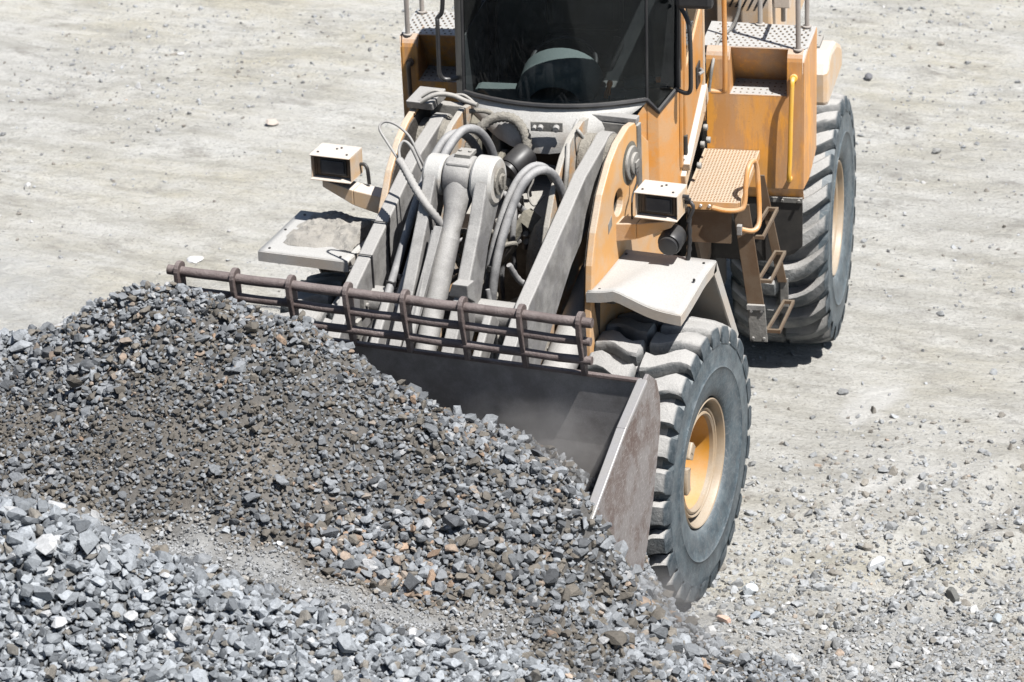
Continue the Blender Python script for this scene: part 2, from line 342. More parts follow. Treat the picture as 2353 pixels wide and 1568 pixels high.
# ------------------------------------------------------------------ gravel heap
# (x, y, z, stone size, fine soil share, warm share, height is of the heap's skin)
SR = np.array([RV, UV, d]); CA = np.array(CAM)
def at(u, v, y):
    k = SR.T @ np.array([(u-1176.5)/FPX, -(v-784)/FPX, 1.]); t = (y-CA[1])/k[1]; return CA+t*k
HP = [  # u, v, y, size, soil, warm  (points along the heap's surface, read as world points on planes y = const)
 (-150,850,-3.6,.06,.1,.1),(0,785,-3.7,.06,.1,.1),(140,758,-3.8,.055,.2,.3),(250,700,-3.85,.05,.3,.45),(400,676,-3.9,.05,.3,.35),(480,700,-3.9,.045,.4,.4),(700,762,-3.9,.045,.45,.3),(850,858,-3.88,.045,.5,.3),(1000,942,-3.88,.055,.4,.6),(1130,1012,-3.9,.06,.4,.4),(1250,1080,-3.95,.06,.3,.3),(1362,1150,-4.1,.06,.3,.25),
 (0,900,-4.1,.05,.5,.1),(250,880,-4.3,.055,.4,.4),(500,900,-4.4,.045,.6,.35),(750,950,-4.3,.04,.55,.2),(1380,1210,-4.0,.07,.3,.2),(1402,1275,-3.8,.06,.5,.1),(1472,1348,-3.45,.06,.3,.1),
 (0,1000,-4.65,.035,.95,.1),(300,1000,-4.7,.03,.95,.15),(600,1030,-4.65,.035,.9,.15),(900,1060,-4.35,.04,.6,.15),(1200,1150,-4.25,.055,.5,.25),
 (0,1130,-5.0,.055,.5,.0),(300,1150,-5.0,.045,.55,.05),(600,1170,-4.95,.045,.55,.1),(800,1270,-4.85,.065,.1,.75),(950,1340,-4.85,.07,.1,.8),(1050,1240,-4.6,.06,.4,.3),(1250,1300,-4.45,.07,.4,.3),(1400,1400,-4.2,.07,.4,.25),
 (250,1230,-5.25,.028,2,0),(420,1260,-5.3,.026,2,0),(600,1300,-5.3,.026,2,0),(780,1370,-5.3,.026,2,0),(950,1420,-5.25,.028,2,0),(1150,1450,-5.05,.035,1.6,.05),(1300,1470,-4.9,.05,.6,.1),(1480,1480,-4.3,.065,.2,.25),
 (-60,1195,-6.0,.085,0,0),(70,1195,-6.05,.085,0,0),(190,1270,-6.05,.075,0,0),(330,1330,-6.0,.065,0,0),(520,1385,-5.95,.06,0,0),(720,1440,-5.9,.06,0,.02),(950,1490,-5.75,.055,0,0),(1180,1520,-5.5,.055,.0,.02),
 (-60,1420,-6.5,.065,0,0),(300,1480,-6.35,.06,0,.03),(700,1540,-6.3,.06,0,.03),
 (-60,1640,-7.0,.07,0,0),(400,1640,-6.8,.065,0,0),(900,1640,-6.4,.06,0,.04),(1300,1600,-5.4,.06,0,.05),(1560,1480,-3.9,.075,.1,.3),(1600,1590,-4.4,.07,0,.12)]
H = []
for (u, v, y, s, so_, wa) in HP:
    p = at(u, v, y); H.append((*p, s, so_, wa))
S0 = (.05, .3, .1)
for p in ((1.2,-3.35,1.42),(.4,-3.35,1.6),(-.4,-3.35,1.85),(-1.2,-3.35,1.9),(1.2,-2.9,1.0),(0,-2.9,1.1),(-1.2,-2.9,1.3),(1.3,-2.5,.0),(0,-2.4,.2),(-1.2,-2.3,.4),
          (-2.0,-3.0,1.45),(-3.0,-3.0,1.3),(-2.2,-2.0,.55),(-3.4,-1.8,.2),(-1.6,-1.6,-.1),(-4.6,-3.6,1.3),(-4.6,-2.4,.4),
          (1.62,-3.3,.72),(1.62,-2.9,.22),(1.55,-2.55,.02),(1.8,-2.45,.04),(2.0,-2.6,.05),(1.85,-3.1,.42),(2.15,-2.9,.16),(2.2,-3.4,.38),(2.55,-3.4,.0),(2.4,-2.9,-.06),(1.95,-3.7,.66),(2.4,-4.1,.35),(2.8,-4.3,-.1),(2.2,-5.2,1.0),(3.3,-5.5,.1),(1.5,-6.5,1.6),(3.0,-7,.9),
          (-4.6,-5,2.0),(-4.5,-6.8,2.5),(-2,-7.8,2.2),(0,-7.8,2.0)):
    H.append((*p, *S0))
H = np.array(H)
def tps(a, b):
    dd = np.hypot(a[:, None, 0]-b[None, :, 0], a[:, None, 1]-b[None, :, 1]); return np.where(dd > 0, dd*dd*np.log(dd+1e-9), 0)
K = tps(H, H)+np.eye(len(H))*.004; Pm = np.c_[np.ones(len(H)), H[:, :2]]
A = np.block([[K, Pm], [Pm.T, np.zeros((3, 3))]]); Wt = np.linalg.solve(A, np.r_[H[:, 2], 0, 0, 0])
def heapz(x, y, detail=True):
    sh = x.shape; q = np.c_[x.ravel(), y.ravel()]; z = np.empty(len(q))
    for i in range(0, len(q), 20000):
        s = slice(i, i+20000); z[s] = tps(q[s], H) @ Wt[:len(H)]+np.c_[np.ones(len(q[s])), q[s]] @ Wt[len(H):]
    z = z.reshape(sh)
    if detail: z = z+.09*vnoise(x+50, y+50, 1.7, 11)+.05*vnoise(x+50, y+50, 5, 12)+.03*vnoise(x+50, y+50, 14, 13)
    return z
def props(x, y):      # inverse distance blend of size / soil / warm
    q = np.c_[x, y]; dd = (q[:, None, 0]-H[None, :, 0])**2+(q[:, None, 1]-H[None, :, 1])**2; wgt = 1/(dd+.01)**2
    return (wgt @ H[:, 3:6])/wgt.sum(1)[:, None]
ax = np.arange(-5.2, 3.61, .035); ay = np.arange(-8.2, -1.39, .035); X, Y = np.meshgrid(ax, ay); Z = heapz(X, Y)
Z = np.maximum(Z, -.3); nx, ny = len(ax), len(ay)
i = np.arange(nx-1)[None, :]+np.arange(ny-1)[:, None]*nx; F = np.stack([i, i+1, i+nx+1, i+nx], -1).reshape(-1, 4)
Vb = np.stack([X, Y, Z], -1).reshape(-1, 3); keep = (Vb[F][:, :, 2].max(1) > -.15); F = F[keep]
pr = np.concatenate([props(c[:, 0], c[:, 1]) for c in np.array_split(Vb, 30)])
soil = np.array([.105, .094, .08]); grey = np.array([.06, .06, .06]); fines = np.array([.20, .20, .195]); so1 = np.clip(pr[:, 1:2], 0, 1); so2 = np.clip(pr[:, 1:2]-1, 0, 1)*1.0; cb = (soil*so1+grey*(1-so1))*(1-so2)+fines*so2
cb = cb*(1+.5*vnoise(Vb[:, 0]+9, Vb[:, 1]+40, 3, 21)+.5*vnoise(Vb[:, 0]+9, Vb[:, 1]+40, 11, 22))[:, None]

# angular stone shapes
def hull(seed):
    r = np.random.default_rng(seed); n = int(r.integers(13, 22)); p = r.normal(size=(n, 3)); p /= np.linalg.norm(p, axis=1)[:, None]
    p *= r.uniform(.82, 1.06, (n, 1)); p *= np.array([1, r.uniform(.58, .92), r.uniform(.38, .72)])
    bm = bmesh.new(); vs = [bm.verts.new(c) for c in p]; res = bmesh.ops.convex_hull(bm, input=vs)
    bmesh.ops.delete(bm, geom=[v for v in bm.verts if not v.link_faces], context='VERTS')
    bm.verts.index_update(); bm.verts.ensure_lookup_table()
    V = np.array([v.co[:] for v in bm.verts]); F = np.array([[v.index for v in f.verts] for f in bm.faces]); bm.free(); return V/ .85, F
SHAPES = [hull(k) for k in range(48)]
def rotm(n, r):        # stones lie mostly flat, turned any way
    yaw = r.uniform(0, 2*np.pi, n); ta = r.uniform(0, 2*np.pi, n); tl = np.abs(r.normal(0, .8, n))
    def rz(a): z = np.zeros_like(a); o = np.ones_like(a); return np.stack([np.cos(a), -np.sin(a), z, np.sin(a), np.cos(a), z, z, z, o], -1).reshape(-1, 3, 3)
    def rx(a): z = np.zeros_like(a); o = np.ones_like(a); return np.stack([o, z, z, z, np.cos(a), -np.sin(a), z, np.sin(a), np.cos(a)], -1).reshape(-1, 3, 3)
    return rz(ta) @ rx(tl) @ rz(yaw)
def palette(n, warm, r, pale=.05, so=None):
    base = r.uniform(.17, .44, n)[:, None]*np.array([.95, 1.0, 1.055]); u = r.random(n)
    base = np.where((u < .10)[:, None], r.uniform(.08, .17, n)[:, None]*np.array([.95, 1., 1.07]), base)
    base = np.where((u > 1-pale)[:, None], r.uniform(.42, .58, n)[:, None]*np.array([1., 1., 1.0]), base)
    if so is None: so = np.full(n, .2)
    brown = r.uniform(.55, 1., n)[:, None]*np.array([.27, .24, .20]); base = np.where((r.random(n) < .08+.38*np.clip(so, 0, 1))[:, None], brown, base)
    t_ = r.random(n)[:, None]; o = r.uniform(.55, 1.05, n)[:, None]*(np.array([.50, .34, .23])*t_+np.array([.44, .38, .32])*(1-t_)); base = np.where((r.random(n) < warm*warm*.34+warm*.04)[:, None], o, base)
    f = np.clip(so-1, 0, 1)[:, None]; pale_fine = r.uniform(.20, .38, n)[:, None]*np.array([.985, 1., 1.01]); base = base*(1-f)+pale_fine*f  # stones of the fine trough are an even, paler dusty grey
    g = np.clip(1-so*5, 0, 1)[:, None]; k = np.where(f > 0, .88, .74-.14*np.clip(so[:, None]*2, 0, 1)); return base*k*(1-g)+(base*.72+np.array([.02, .024, .027]))*g
def stones(P, size, col, r, flat=None):
    n = len(P); k = r.integers(0, len(SHAPES), n); Vs = []; Fs = []; Cs = []; off = 0
    for j, (sv, sf) in enumerate(SHAPES):
        idx = np.where(k == j)[0]
        if not len(idx): continue
        R_ = rotm(len(idx), r); L = sv[None]*(size[idx]/2)[:, None, None]; W = np.einsum('nij,nvj->nvi', R_, L)
        if flat is not None: W[:, :, 2] *= flat
        W += P[idx][:, None]; m = len(sv)
        Vs.append(W.reshape(-1, 3)); Fs.append((sf[None]+(np.arange(len(idx))*m)[:, None, None]+off).reshape(-1, 3)); Cs.append(np.repeat(col[idx], m, 0)); off += m*len(idx)
    return np.concatenate(Vs), np.concatenate(Fs), np.concatenate(Cs)
def scatter(n, x0, x1, y0, y1, smin, smax, mul, sink, seed, dens=None):
    r = np.random.default_rng(seed); x = r.uniform(x0, x1, n); y = r.uniform(y0, y1, n); z = heapz(x, y)
    ok = z > groundz(x, y)-.02; x, y, z = x[ok], y[ok], z[ok]
    p = np.concatenate([props(a[:, 0], a[:, 1]) for a in np.array_split(np.c_[x, y], 40)])
    if dens is not None:
        ok = r.random(len(x)) < dens(p); x, y, z, p = x[ok], y[ok], z[ok], p[ok]
    s = p[:, 0]*mul*np.exp(r.normal(0, .33, len(x))); s = np.clip(s, smin, smax)
    c = palette(len(x), p[:, 2], r, so=p[:, 1])*(1-.22*np.clip(p[:, 1:2], 0, 1)*(p[:, 1:2] < 1.05))
    return np.c_[x, y, z+s*(sink+(r.uniform(-.25, .55, len(x)) if smax > .04 else 0))], s, c, r
sets = []
B = (-4.6, 3.1, -7.6, -2.2)
sets.append(scatter(115000, *B, .014, .09, .64, .26, 31, lambda p: np.clip(1.-.45*p[:, 1], .25, 1)))
sets.append(scatter(95000, *B, .010, .032, .45, .25, 32, lambda p: np.clip(.25+p[:, 1], .3, 1)))
sets.append(scatter(3600, *B, .04, .125, 1.25, .2, 33, lambda p: np.clip((p[:, 0]-.035)*22, .06, .8)))
Vs, Fs, Cs = [Vb], [np.concatenate([F[:, :3], F[:, [0, 2, 3]]])], [cb]; off = len(Vb)
for P_, s_, c_, r_ in sets:
    v_, f_, k_ = stones(P_, s_, c_, r_); Vs.append(v_); Fs.append(f_+off); Cs.append(k_); off += len(v_)
heap = npmesh('gravel_heap', np.concatenate(Vs), np.concatenate(Fs), np.concatenate(Cs), M['stone'])
tag(heap, 'heap of crushed grey gravel with brown and orange stones being scooped', None, None, 'stuff')
# loose gravel on the ground
r = np.random.default_rng(77); n = 70000; x = r.uniform(-9, 7, n); y = r.uniform(-6.5, 12, n)
dens = np.clip(.07+1.6*np.clip(vnoise(x+20, y+60, .55, 41)+vnoise(x+20, y+60, 1.6, 42)*.8, 0, 1)+1.0*np.exp(-(np.maximum(0, np.hypot(x-1.6, y+3.6)-1.3)/1.5)**2), 0, 1)
dens *= np.where(y > 0, .55, 1); ok = r.random(n) < dens; x, y = x[ok], y[ok]
s = np.clip(.020*np.exp(r.normal(0, .45, len(x))), .009, .065)
n2 = 30000; x2 = r.normal(2.7, 1.2, n2); y2 = r.normal(-3.0, 1.5, n2); x = np.r_[x, x2]; y = np.r_[y, y2]; s = np.r_[s, np.clip(.020*np.exp(r.normal(0, .55, n2)), .008, .075)]
c = palette(len(x), np.full(len(x), .12), r, .1); c = c*.85+np.array([.36, .35, .325])*.25
v_, f_, k_ = stones(np.c_[x, y, groundz(x, y)+s*.12], s, c, r)
lg = npmesh('loose_gravel', v_, f_, k_, M['stone']); tag(lg, 'small loose stones scattered over the quarry ground', None, None, 'stuff')
# single stones one can pick out
def rock(name, p, size, col, label, seed, cat='stone', grp=None, sub=2):
    bm = bmesh.new(); bmesh.ops.create_icosphere(bm, subdivisions=3, radius=.5); r = random.Random(seed)
    pl = [(Vector((r.gauss(0, 1), r.gauss(0, 1), r.gauss(0, 1))).normalized(), r.uniform(.26, .42)) for _ in range(16)]
    for v in bm.verts:
        for nn, dd in pl:
            e = v.co.dot(nn)-dd
            if e > 0: v.co -= nn*e
        v.co += v.co.normalized()*r.uniform(-.008, .008)
    me = bpy.data.meshes.new(name); bm.to_mesh(me); bm.free()
    a = me.color_attributes.new('tint', 'FLOAT_COLOR', 'POINT'); a.data.foreach_set('color', list((*col, 1))*len(me.vertices))
    me.materials.append(M['stone']); o = bpy.data.objects.new(name, me); sc.collection.objects.link(o)
    o.location = p; o.scale = size; o.rotation_euler = (r.uniform(-.3, .3), r.uniform(-.3, .3), r.uniform(0, 6)); tag(o, label, cat, grp); return o
def onground(u, v):
    k = SR.T @ np.array([(u-1176.5)/FPX, -(v-784)/FPX, 1.]); t = -CA[2]/k[2]; return CA+t*k
GR = 'single stones lying on the quarry ground'
for u, v, sz, col, lab in (
    (1995,183,(.10,.08,.07),(.17,.17,.18),'dark grey stone on the open ground beyond the rear wheel'),
    (627,295,(.13,.09,.07),(.5,.44,.39),'pale pinkish stone on the ground behind the raised left lamp'),
    (446,593,(.14,.10,.04),(.62,.62,.62),'flat white stone on the ground above the end of the bucket guard'),
    (2008,1308,(.15,.09,.08),(.56,.57,.58),'long whitish stone lying on the ground right of the front wheel'),
    (1723,1368,(.12,.10,.09),(.52,.55,.57),'pale blue grey block beside the foot of the front wheel'),
    (2188,1373,(.09,.07,.13),(.15,.15,.14),'dark upright pointed stone at the lower right'),
    (1735,1425,(.11,.09,.06),(.30,.33,.36),'mid grey stone just below the pale block by the front wheel'),
    (2152,348,(.08,.06,.05),(.25,.25,.24),'small dark stone on the ground right of the rear wheel hub'),
    (1665,1430,(.10,.08,.06),(.55,.38,.30),'pinkish orange stone at the right foot of the gravel heap'),
    (2290,1438,(.11,.08,.06),(.35,.38,.40),'grey stone near the lower right corner')):
    p = onground(u, v); zz = float(groundz(np.array([p[0]]), np.array([p[1]]))[0]); rock('loose_stone', (p[0], p[1], zz+sz[2]*.3), sz, col, lab, int(u), grp=GR)
for x_, z_, y_, s_, col, lab in ((1412,1148,-3.70,.045,(.16,.17,.19),'small dark stone tumbling in front of the bucket side plate'),
    (1417,1292,-3.62,.07,(.20,.21,.23),'grey stone sliding down the foot of the bucket side plate'),
    (1396,1256,-3.80,.065,(.45,.46,.47),'pale sliver of stone falling beside the bucket corner')):
    rock('falling_stone', tuple(at(x_, z_, y_)), (s_*1.3, s_, s_*.8), col, lab, int(s_*1000), grp='stones falling off the bucket')
# ------------------------------------------------------------------ wheel loader
L = bpy.data.objects.new('wheel_loader', None); sc.collection.objects.link(L)
tag(L, 'dusty orange articulated wheel loader pushing its bucket into the gravel heap', 'wheel loader')
WB = 1.69; WZ = .80; WX = .955
def tyre_mesh(front):
    prof = [(.374, .20), (.384, .262), (.396, .280), (.44, .292), (.50, .302), (.545, .305), (.556, .313), (.566, .305), (.63, .307), (.695, .304), (.706, .280), (.718, .248), (.728, .20), (.732, .0)]
    full = prof+[(r, -a) for r, a in prof[-2::-1]]
    tr = MB(); sd = MB(); sd.lathe([(r, a) for r, a in prof[:12]], (0, 0, 0), (1, 0, 0), 96); sd.lathe([(r, -a) for r, a in prof[:12]], (0, 0, 0), (1, 0, 0), 96)
    tr.lathe([(r, a) for r, a in full[11:-11]], (0, 0, 0), (1, 0, 0), 96)
    n = 26 if front else 24; pitch = 2*math.pi/n; rnd = random.Random(3)
    def rtop(a): return .817-.014*(a/.25)**2 if a < .25 else .803-(a-.25)*.55
    for s in (1, -1):
        for k in range(n):
            th0 = k*pitch+(0 if s > 0 else pitch*.5); rows = []
            if front:
                A_ = [.010, .025, .08, .13, .18, .23, .272, .296, .304, .309]
            else:
                A_ = [.0, .02, .07, .12, .17, .22, .268, .296, .304, .309]
            for i, a in enumerate(A_):
                t = a/.31
                if front:
                    th = th0+pitch*(.30*math.tanh((t-.45)*5)*.5-.10*math.sin(t*6)); wd = pitch*(.36-.05*math.sin(t*3.1)+.03*math.cos(t*9))
                    if i == 0: wd *= .8
                else:
                    th = th0+pitch*.75*t-pitch*.25*math.sin(t*3.1); wd = pitch*(.27-.01*t)
                    if i == 0: wd *= .6
                rt = rtop(a) if i not in (0,) else rtop(a)-.02
                rb = .735 if front else .722
                if a > .3055: rt, rb = .715, .69; wd = pitch*(.39 if front else .34)
                elif a > .30: rt = .755; rb = .70; wd = pitch*(.365 if front else .28)
                elif a > .28: rt = .783; rb = .71; wd = pitch*(.345 if front else .26)
                jit = rnd.uniform(-.003, .003)
                fl = pitch*.02
                rows.append([(th-wd-fl, rb), (th-wd, rt-.016), (th-wd+pitch*.075, rt+jit), (th, rt+.002), (th+wd-pitch*.075, rt+jit), (th+wd, rt-.016), (th+wd+fl, rb)])
            V = []; 
            for a, row in zip(A_, rows):
                for th, rr in row: V.append((s*a, rr*math.sin(th), rr*math.cos(th)))
            m = 7; F_ = [(i*m+j, i*m+j+1, (i+1)*m+j+1, (i+1)*m+j) for i in range(len(A_)-1) for j in range(m-1)]
            F_ += [tuple(range(m)), tuple((len(A_)-1)*m+j for j in range(m))[::-1]]
            F_ += [(i*m+6, i*m, (i+1)*m, (i+1)*m+6) for i in range(len(A_)-1)]
            tr.add(V, F_, True)
    # sidewall lettering ridge ring and bead ring are in the profile
    tr_o = tr.build('tyre', 'rubber', None, ang=40); sd_o = sd.build('sidewall', 'side', None, ang=60); return tr_o, sd_o
def rim_mesh():
    b = MB(); b.lathe([(.366, .232), (.372, .250), (.374, .266), (.368, .272), (.360, .268), (.351, .245), (.344, .150), (.322, .145), (.320, .20), (.317, .230), (.310, .240), (.303, .236), (.299, .222), (.291, .236), (.281, .240), (.271, .232), (.268, .21)], (0, 0, 0), (1, 0, 0), 72)
    b.lathe([(.372, -.232), (.392, -.250), (.392, -.262), (.362, -.262), (.34, -.20), (.32, .0)], (0, 0, 0), (1, 0, 0), 72)
    rim = b.build('rim', 'rim', None, ang=30)
    h = MB(); h.lathe([(.2675, .21), (.266, .10), (.258, .0), (.240, -.06), (.225, -.064), (.17, -.064), (.15, -.04), (.12, -.03), (.0, -.03)], (0, 0, 0), (1, 0, 0), 48)
    for k in range(16):
        a = 2*math.pi*k/16; c = (-.063, .205*math.cos(a), .205*math.sin(a)); h.disc(c, (-.04, c[1], c[2]), .012, 6)
    hub = h.build('hub', 'hub', None, ang=30)
    k = MB()
    def sec(a0, a1, r_0, r_1, x0_, x1_):
        P_ = [(r_*math.sin(a), r_*math.cos(a)) for r_, rng_ in ((r_1, range(7)), (r_0, range(6, -1, -1))) for a in [a0+(a1-a0)*t/6 for t in rng_]]; k.plate(P_, [], x0_, x1_)
    sec(-.95, -.60, .225, .30, .236, .272); lock = k.build('rim_lug', 'rim', None, bevel=.012)
    k = MB(); sec(-1.70, -1.12, .232, .30, .236, .268); lock2 = k.build('rim_lug', 'rim', None, bevel=.012); return rim, hub, lock, lock2
TF = tyre_mesh(True); TR = tyre_mesh(False); RM = rim_mesh()
first = True
def placed(src, used, parent, mtx):
    o = src.copy() if used else src
    if used: sc.collection.objects.link(o)
    o.parent = parent; o.matrix_local = mtx; return o
cnt = {}
for fr in (True, False):
    for s in (1, -1):
        wh = bpy.data.objects.new('wheel', None); sc.collection.objects.link(wh); wh.parent = L
        p = (s*WX, -WB, WZ) if fr else rear((s*WX, WB, WZ))
        rz = (0 if fr else PHI)+(0 if s > 0 else math.pi)
        wh.matrix_local = Matrix.Translation(p) @ Matrix.Rotation(rz, 4, 'Z') @ Matrix.Rotation(.1 if fr else .07, 4, 'X')
        for src in (TF if fr else TR)+RM:
            placed(src, src.name in cnt, wh, Matrix()); cnt[src.name] = 1
for o in (TF+TR+RM): pass

def hose(pts, r, m='hose', sub=8, ring=0, name='hose', n=12):
    b = MB(); b.tube(pts, r, n, sub=sub, ring=ring); return b.build(name, m, L, ang=80)
# ---- front frame: towers, nose, axle
fp = [(-1.05,2.50),(-1.12,2.585),(-1.22,2.60),(-1.40,2.565),(-1.53,2.50),(-1.68,2.37),(-1.80,2.19),(-1.87,2.02),(-1.93,1.6),(-1.95,1.1),(-1.75,.85),(-1.1,.8),(-.72,1.0),(-.66,1.9),(-.85,2.35)]
for s in (1, -1):
    b = MB(); b.plate(fp, [circ2(-1.42, 2.22, .078)], s*.61, s*.65); b.build('tower_plate', 'paint_front', L, bevel=.006)
    b = MB(); b.plate([(y*.985-.02, z*.985+.02) for y, z in fp], [circ2(-1.42, 2.22, .085)], s*.600, s*.6085); b.build('shade_liner', 'tower_shade', L)  # dark sheet added over the inner face so it reads as shadowed
    b = MB(); b.plate(fp, [], s*.34, s*.375); b.build('tower_plate', 'paint_grey', L, bevel=.006)
    b = MB()
    for xa, xb in ((.375, .455), (.545, .61)): b.disc((s*xa, -1.22, 2.38), (s*xb, -1.22, 2.38), .145 if xa < .4 else .13, 28)
    b.build('pivot_boss', 'mud', L)
    b = MB(); b.disc((s*.65, -1.22, 2.38), (s*.672, -1.22, 2.38), .10); b.disc((s*.67, -1.22, 2.38), (s*.69, -1.22, 2.38), .065); b.box(min(s*.69,s*.70), max(s*.69,s*.70), -1.25, -1.19, 2.36, 2.40)
    b.disc((s*.65, -1.62, 1.78), (s*.70, -1.62, 1.78), .085); b.disc((s*.70, -1.62, 1.78), (s*.74, -1.62, 1.78), .05, 10)
    pn = b.build('pivot_pin', 'frame', L, bevel=.004)
    b = MB(); b.lathe([(.0, .0), (.125, .0), (.10, .004), (.0, .004)], (s*.6505, -1.22, 2.38), (s, 0, 0), 28); b.build('grease_ring', 'olive', L)
    b = MB(); b.box(*sorted((s*.34, s*.66)), -1.10, -1.04, 2.05, 2.56); b.box(*sorted((s*.375, s*.61)), -1.9, -1.6, 1.0, 1.5); b.build('tower_brace', 'frame', L, bevel=.006)
b = MB(); b.box(.34, .65, -1.10, -1.04, 2.565, 2.60); b.build('tower_cap', 'arm', L, bevel=.004)
b = MB(); b.hexa([(-.66,-1.30,2.60),(-.50,-1.30,2.60),(-.50,-1.10,2.60),(-.66,-1.10,2.60)],[(-.66,-1.32,2.65),(-.50,-1.32,2.65),(-.50,-1.10,2.66),(-.66,-1.10,2.66)]); b.build('valve_cover', 'arm', L, bevel=.006)
b = MB()   # nose between the towers
b.box(-.338, .338, -1.12, -.55, 1.3, 2.14)
b.prism([(-.338,-1.121,2.14),(-.338,-1.38,2.02),(-.338,-1.42,1.93),(-.338,-1.121,1.93)], (.676,0,0))
b.box(-.338, .338, -1.75, -1.65, .75, 1.25); b.box(-.337, .337, -1.64, -1.13, .72, .80)
b.build('front_frame_nose', 'frame', L, bevel=.012)
b = MB(); b.disc((-.62, -WB, WZ), (.62, -WB, WZ), .17, 24); b.lathe([(0,-.26),(.2,-.22),(.26,0),(.2,.22),(0,.26)], (0,-WB,WZ), (1,0,0), 24); b.build('front_axle', 'chassis', L)
b = MB(); b.box(-.36, .36, -.54, .4, .55, 1.05); b.box(-.30, .30, -.9, -.54, .7, 1.9); b.disc((0,-.1,.5),(0,-.1,1.6),.2,20); b.build('articulation_joint', 'chassis', L, bevel=.01)
# triangular plate, pulley and cast parts on the left of the nose
b = MB(); b.prism([(-.33,-1.30,2.06),(-.33,-1.18,2.50),(-.33,-1.02,2.62),(-.33,-.9,2.1)], (.07,0,0)); b.prism([(-.19,-1.34,2.06),(-.19,-1.20,2.46),(-.19,-.98,2.58),(-.19,-.86,2.1)], (.06,0,0)); b.box(-.26,-.19,-1.05,-.98,2.1,2.5)
b.build('lift_bracket', 'olive', L, bevel=.01)
b = MB(); b.disc((-.13,-1.22,2.27), (-.09,-1.22,2.27), .10, 24); b.disc((-.09,-1.22,2.27), (-.06,-1.22,2.27), .055, 16); b.disc((-.06,-1.22,2.27),(-.035,-1.22,2.27),.03,8); b.build('pin_cover', 'olive', L)
b = MB(); b.tube([(.02,-1.30,2.02),(.02,-1.31,2.06),(.02,-1.32,2.14)], .02); b.disc((.0,-1.40,2.34),(.06,-1.28,2.40),.075,24); b.disc((-.012,-1.425,2.328),(.0,-1.40,2.34),.06,24); b.tube([(.03,-1.3,2.36),(.05,-1.27,2.2),(.05,-1.25,2.12)],.014); b.build('front_horn', 'black', L)
b = MB(); b.prism([(.0,-1.56,1.96),(.09,-1.46,2.12),(.17,-1.44,2.04),(.2,-1.52,1.84),(.17,-1.54,1.84),(.15,-1.48,2.0),(.09,-1.50,2.06),(.02,-1.58,1.92)], (.03,.05,0)); b.build('hose_guard', 'olive', L, bevel=.004)
b = MB(); b.lathe([(.0,.24),(.05,.235),(.085,.18),(.105,.10),(.11,.0),(.10,-.10),(.07,-.17),(.0,-.19)], (.23,-1.5,1.86), (.1,.2,1), 20); b.build('accumulator', 'mud', L)
b = MB(); b.lathe([(.0,.30),(.14,.29),(.15,.27),(.15,-.25),(.0,-.26)], (.17,-1.62,1.36), (.1,-.55,1), 24); b.build('front_gear_housing', 'olive', L)
b = MB()
for k in range(4): b.disc((.06+.045*(k%2), -1.45, 1.98-.05*(k//2)), (.06+.045*(k%2), -1.475, 1.985-.05*(k//2)), .018, 10)
b.build('hydraulic_port', 'arm', L)
b = MB(); b.hexa([(.6505,-1.60,2.10),(.6505,-1.54,2.13),(.6505,-1.54,2.19),(.6505,-1.60,2.16)],[(.652,-1.60,2.10),(.652,-1.54,2.13),(.652,-1.54,2.19),(.652,-1.60,2.16)]); b.build('warning_sticker', 'frame', L)
hose([(.69,-1.24,2.36),(.71,-1.27,2.30),(.70,-1.33,2.22),(.72,-1.40,2.12)], .006, 'black', name='thin_line', n=6)
# ---- lift arms
ap = arcpts((-1.22, 2.38), .165, 0.0, 2.05, 8)
ap = ap+[(-1.62,2.455),(-2.0,2.30),(-2.56,2.07),(-2.86,1.86),(-3.02,1.62),(-3.10,1.36),(-3.08,1.24),(-2.98,1.16),(-2.85,1.22),(-2.62,1.50),(-2.30,1.74),(-1.90,2.02),(-1.5,2.20),(-1.27,2.222),(-1.12,2.25)]
for s in (1, -1):
    b = MB(); b.plate(ap, [], s*.46, s*.54); b.build('lift_arm', 'arm', L, bevel=.008)
    b = MB(); b.disc((s*.44,-1.22,2.38),(s*.56,-1.22,2.38),.155,28); b.build('arm_eye', 'mud', L)
    b = MB(); b.disc((s*.40,-3.0,1.27),(s*.60,-3.0,1.27),.07,20); b.build('bucket_pin', 'frame', L)
    # lift cylinder below the arm
    a_, c_ = Vector((s*.50, -1.30, 1.80)), Vector((s*.50, -2.12, 1.42)); dd = (c_-a_).normalized()
    b = MB(); b.tube([a_, c_], .095, 24); b.disc(c_-dd*.03, c_+dd*.06, .115, 24)
    for k in range(8):
        e = dd.orthogonal().normalized(); e2 = dd.cross(e); q_ = c_+dd*.06+(e*math.cos(k*.785)+e2*math.sin(k*.785))*.09; b.disc(q_, q_+dd*.02, .013, 6)
    cy = b.build('lift_cylinder', 'arm', L, bevel=.003)
    b = MB(); b.tube([c_, c_+dd*.55], .05, 16); b.build('piston_rod', 'chrome', cy)
    b = MB(); b.disc(c_+dd*.58+Vector((-.06,0,0)), c_+dd*.58+Vector((.06,0,0)), .08, 20); b.build('rod_eye', 'frame', cy)
b = MB(); b.tube([(-.46,-2.35,1.88),(.46,-2.35,1.88)], .085, 20); b.build('arm_cross_tube', 'arm', L)
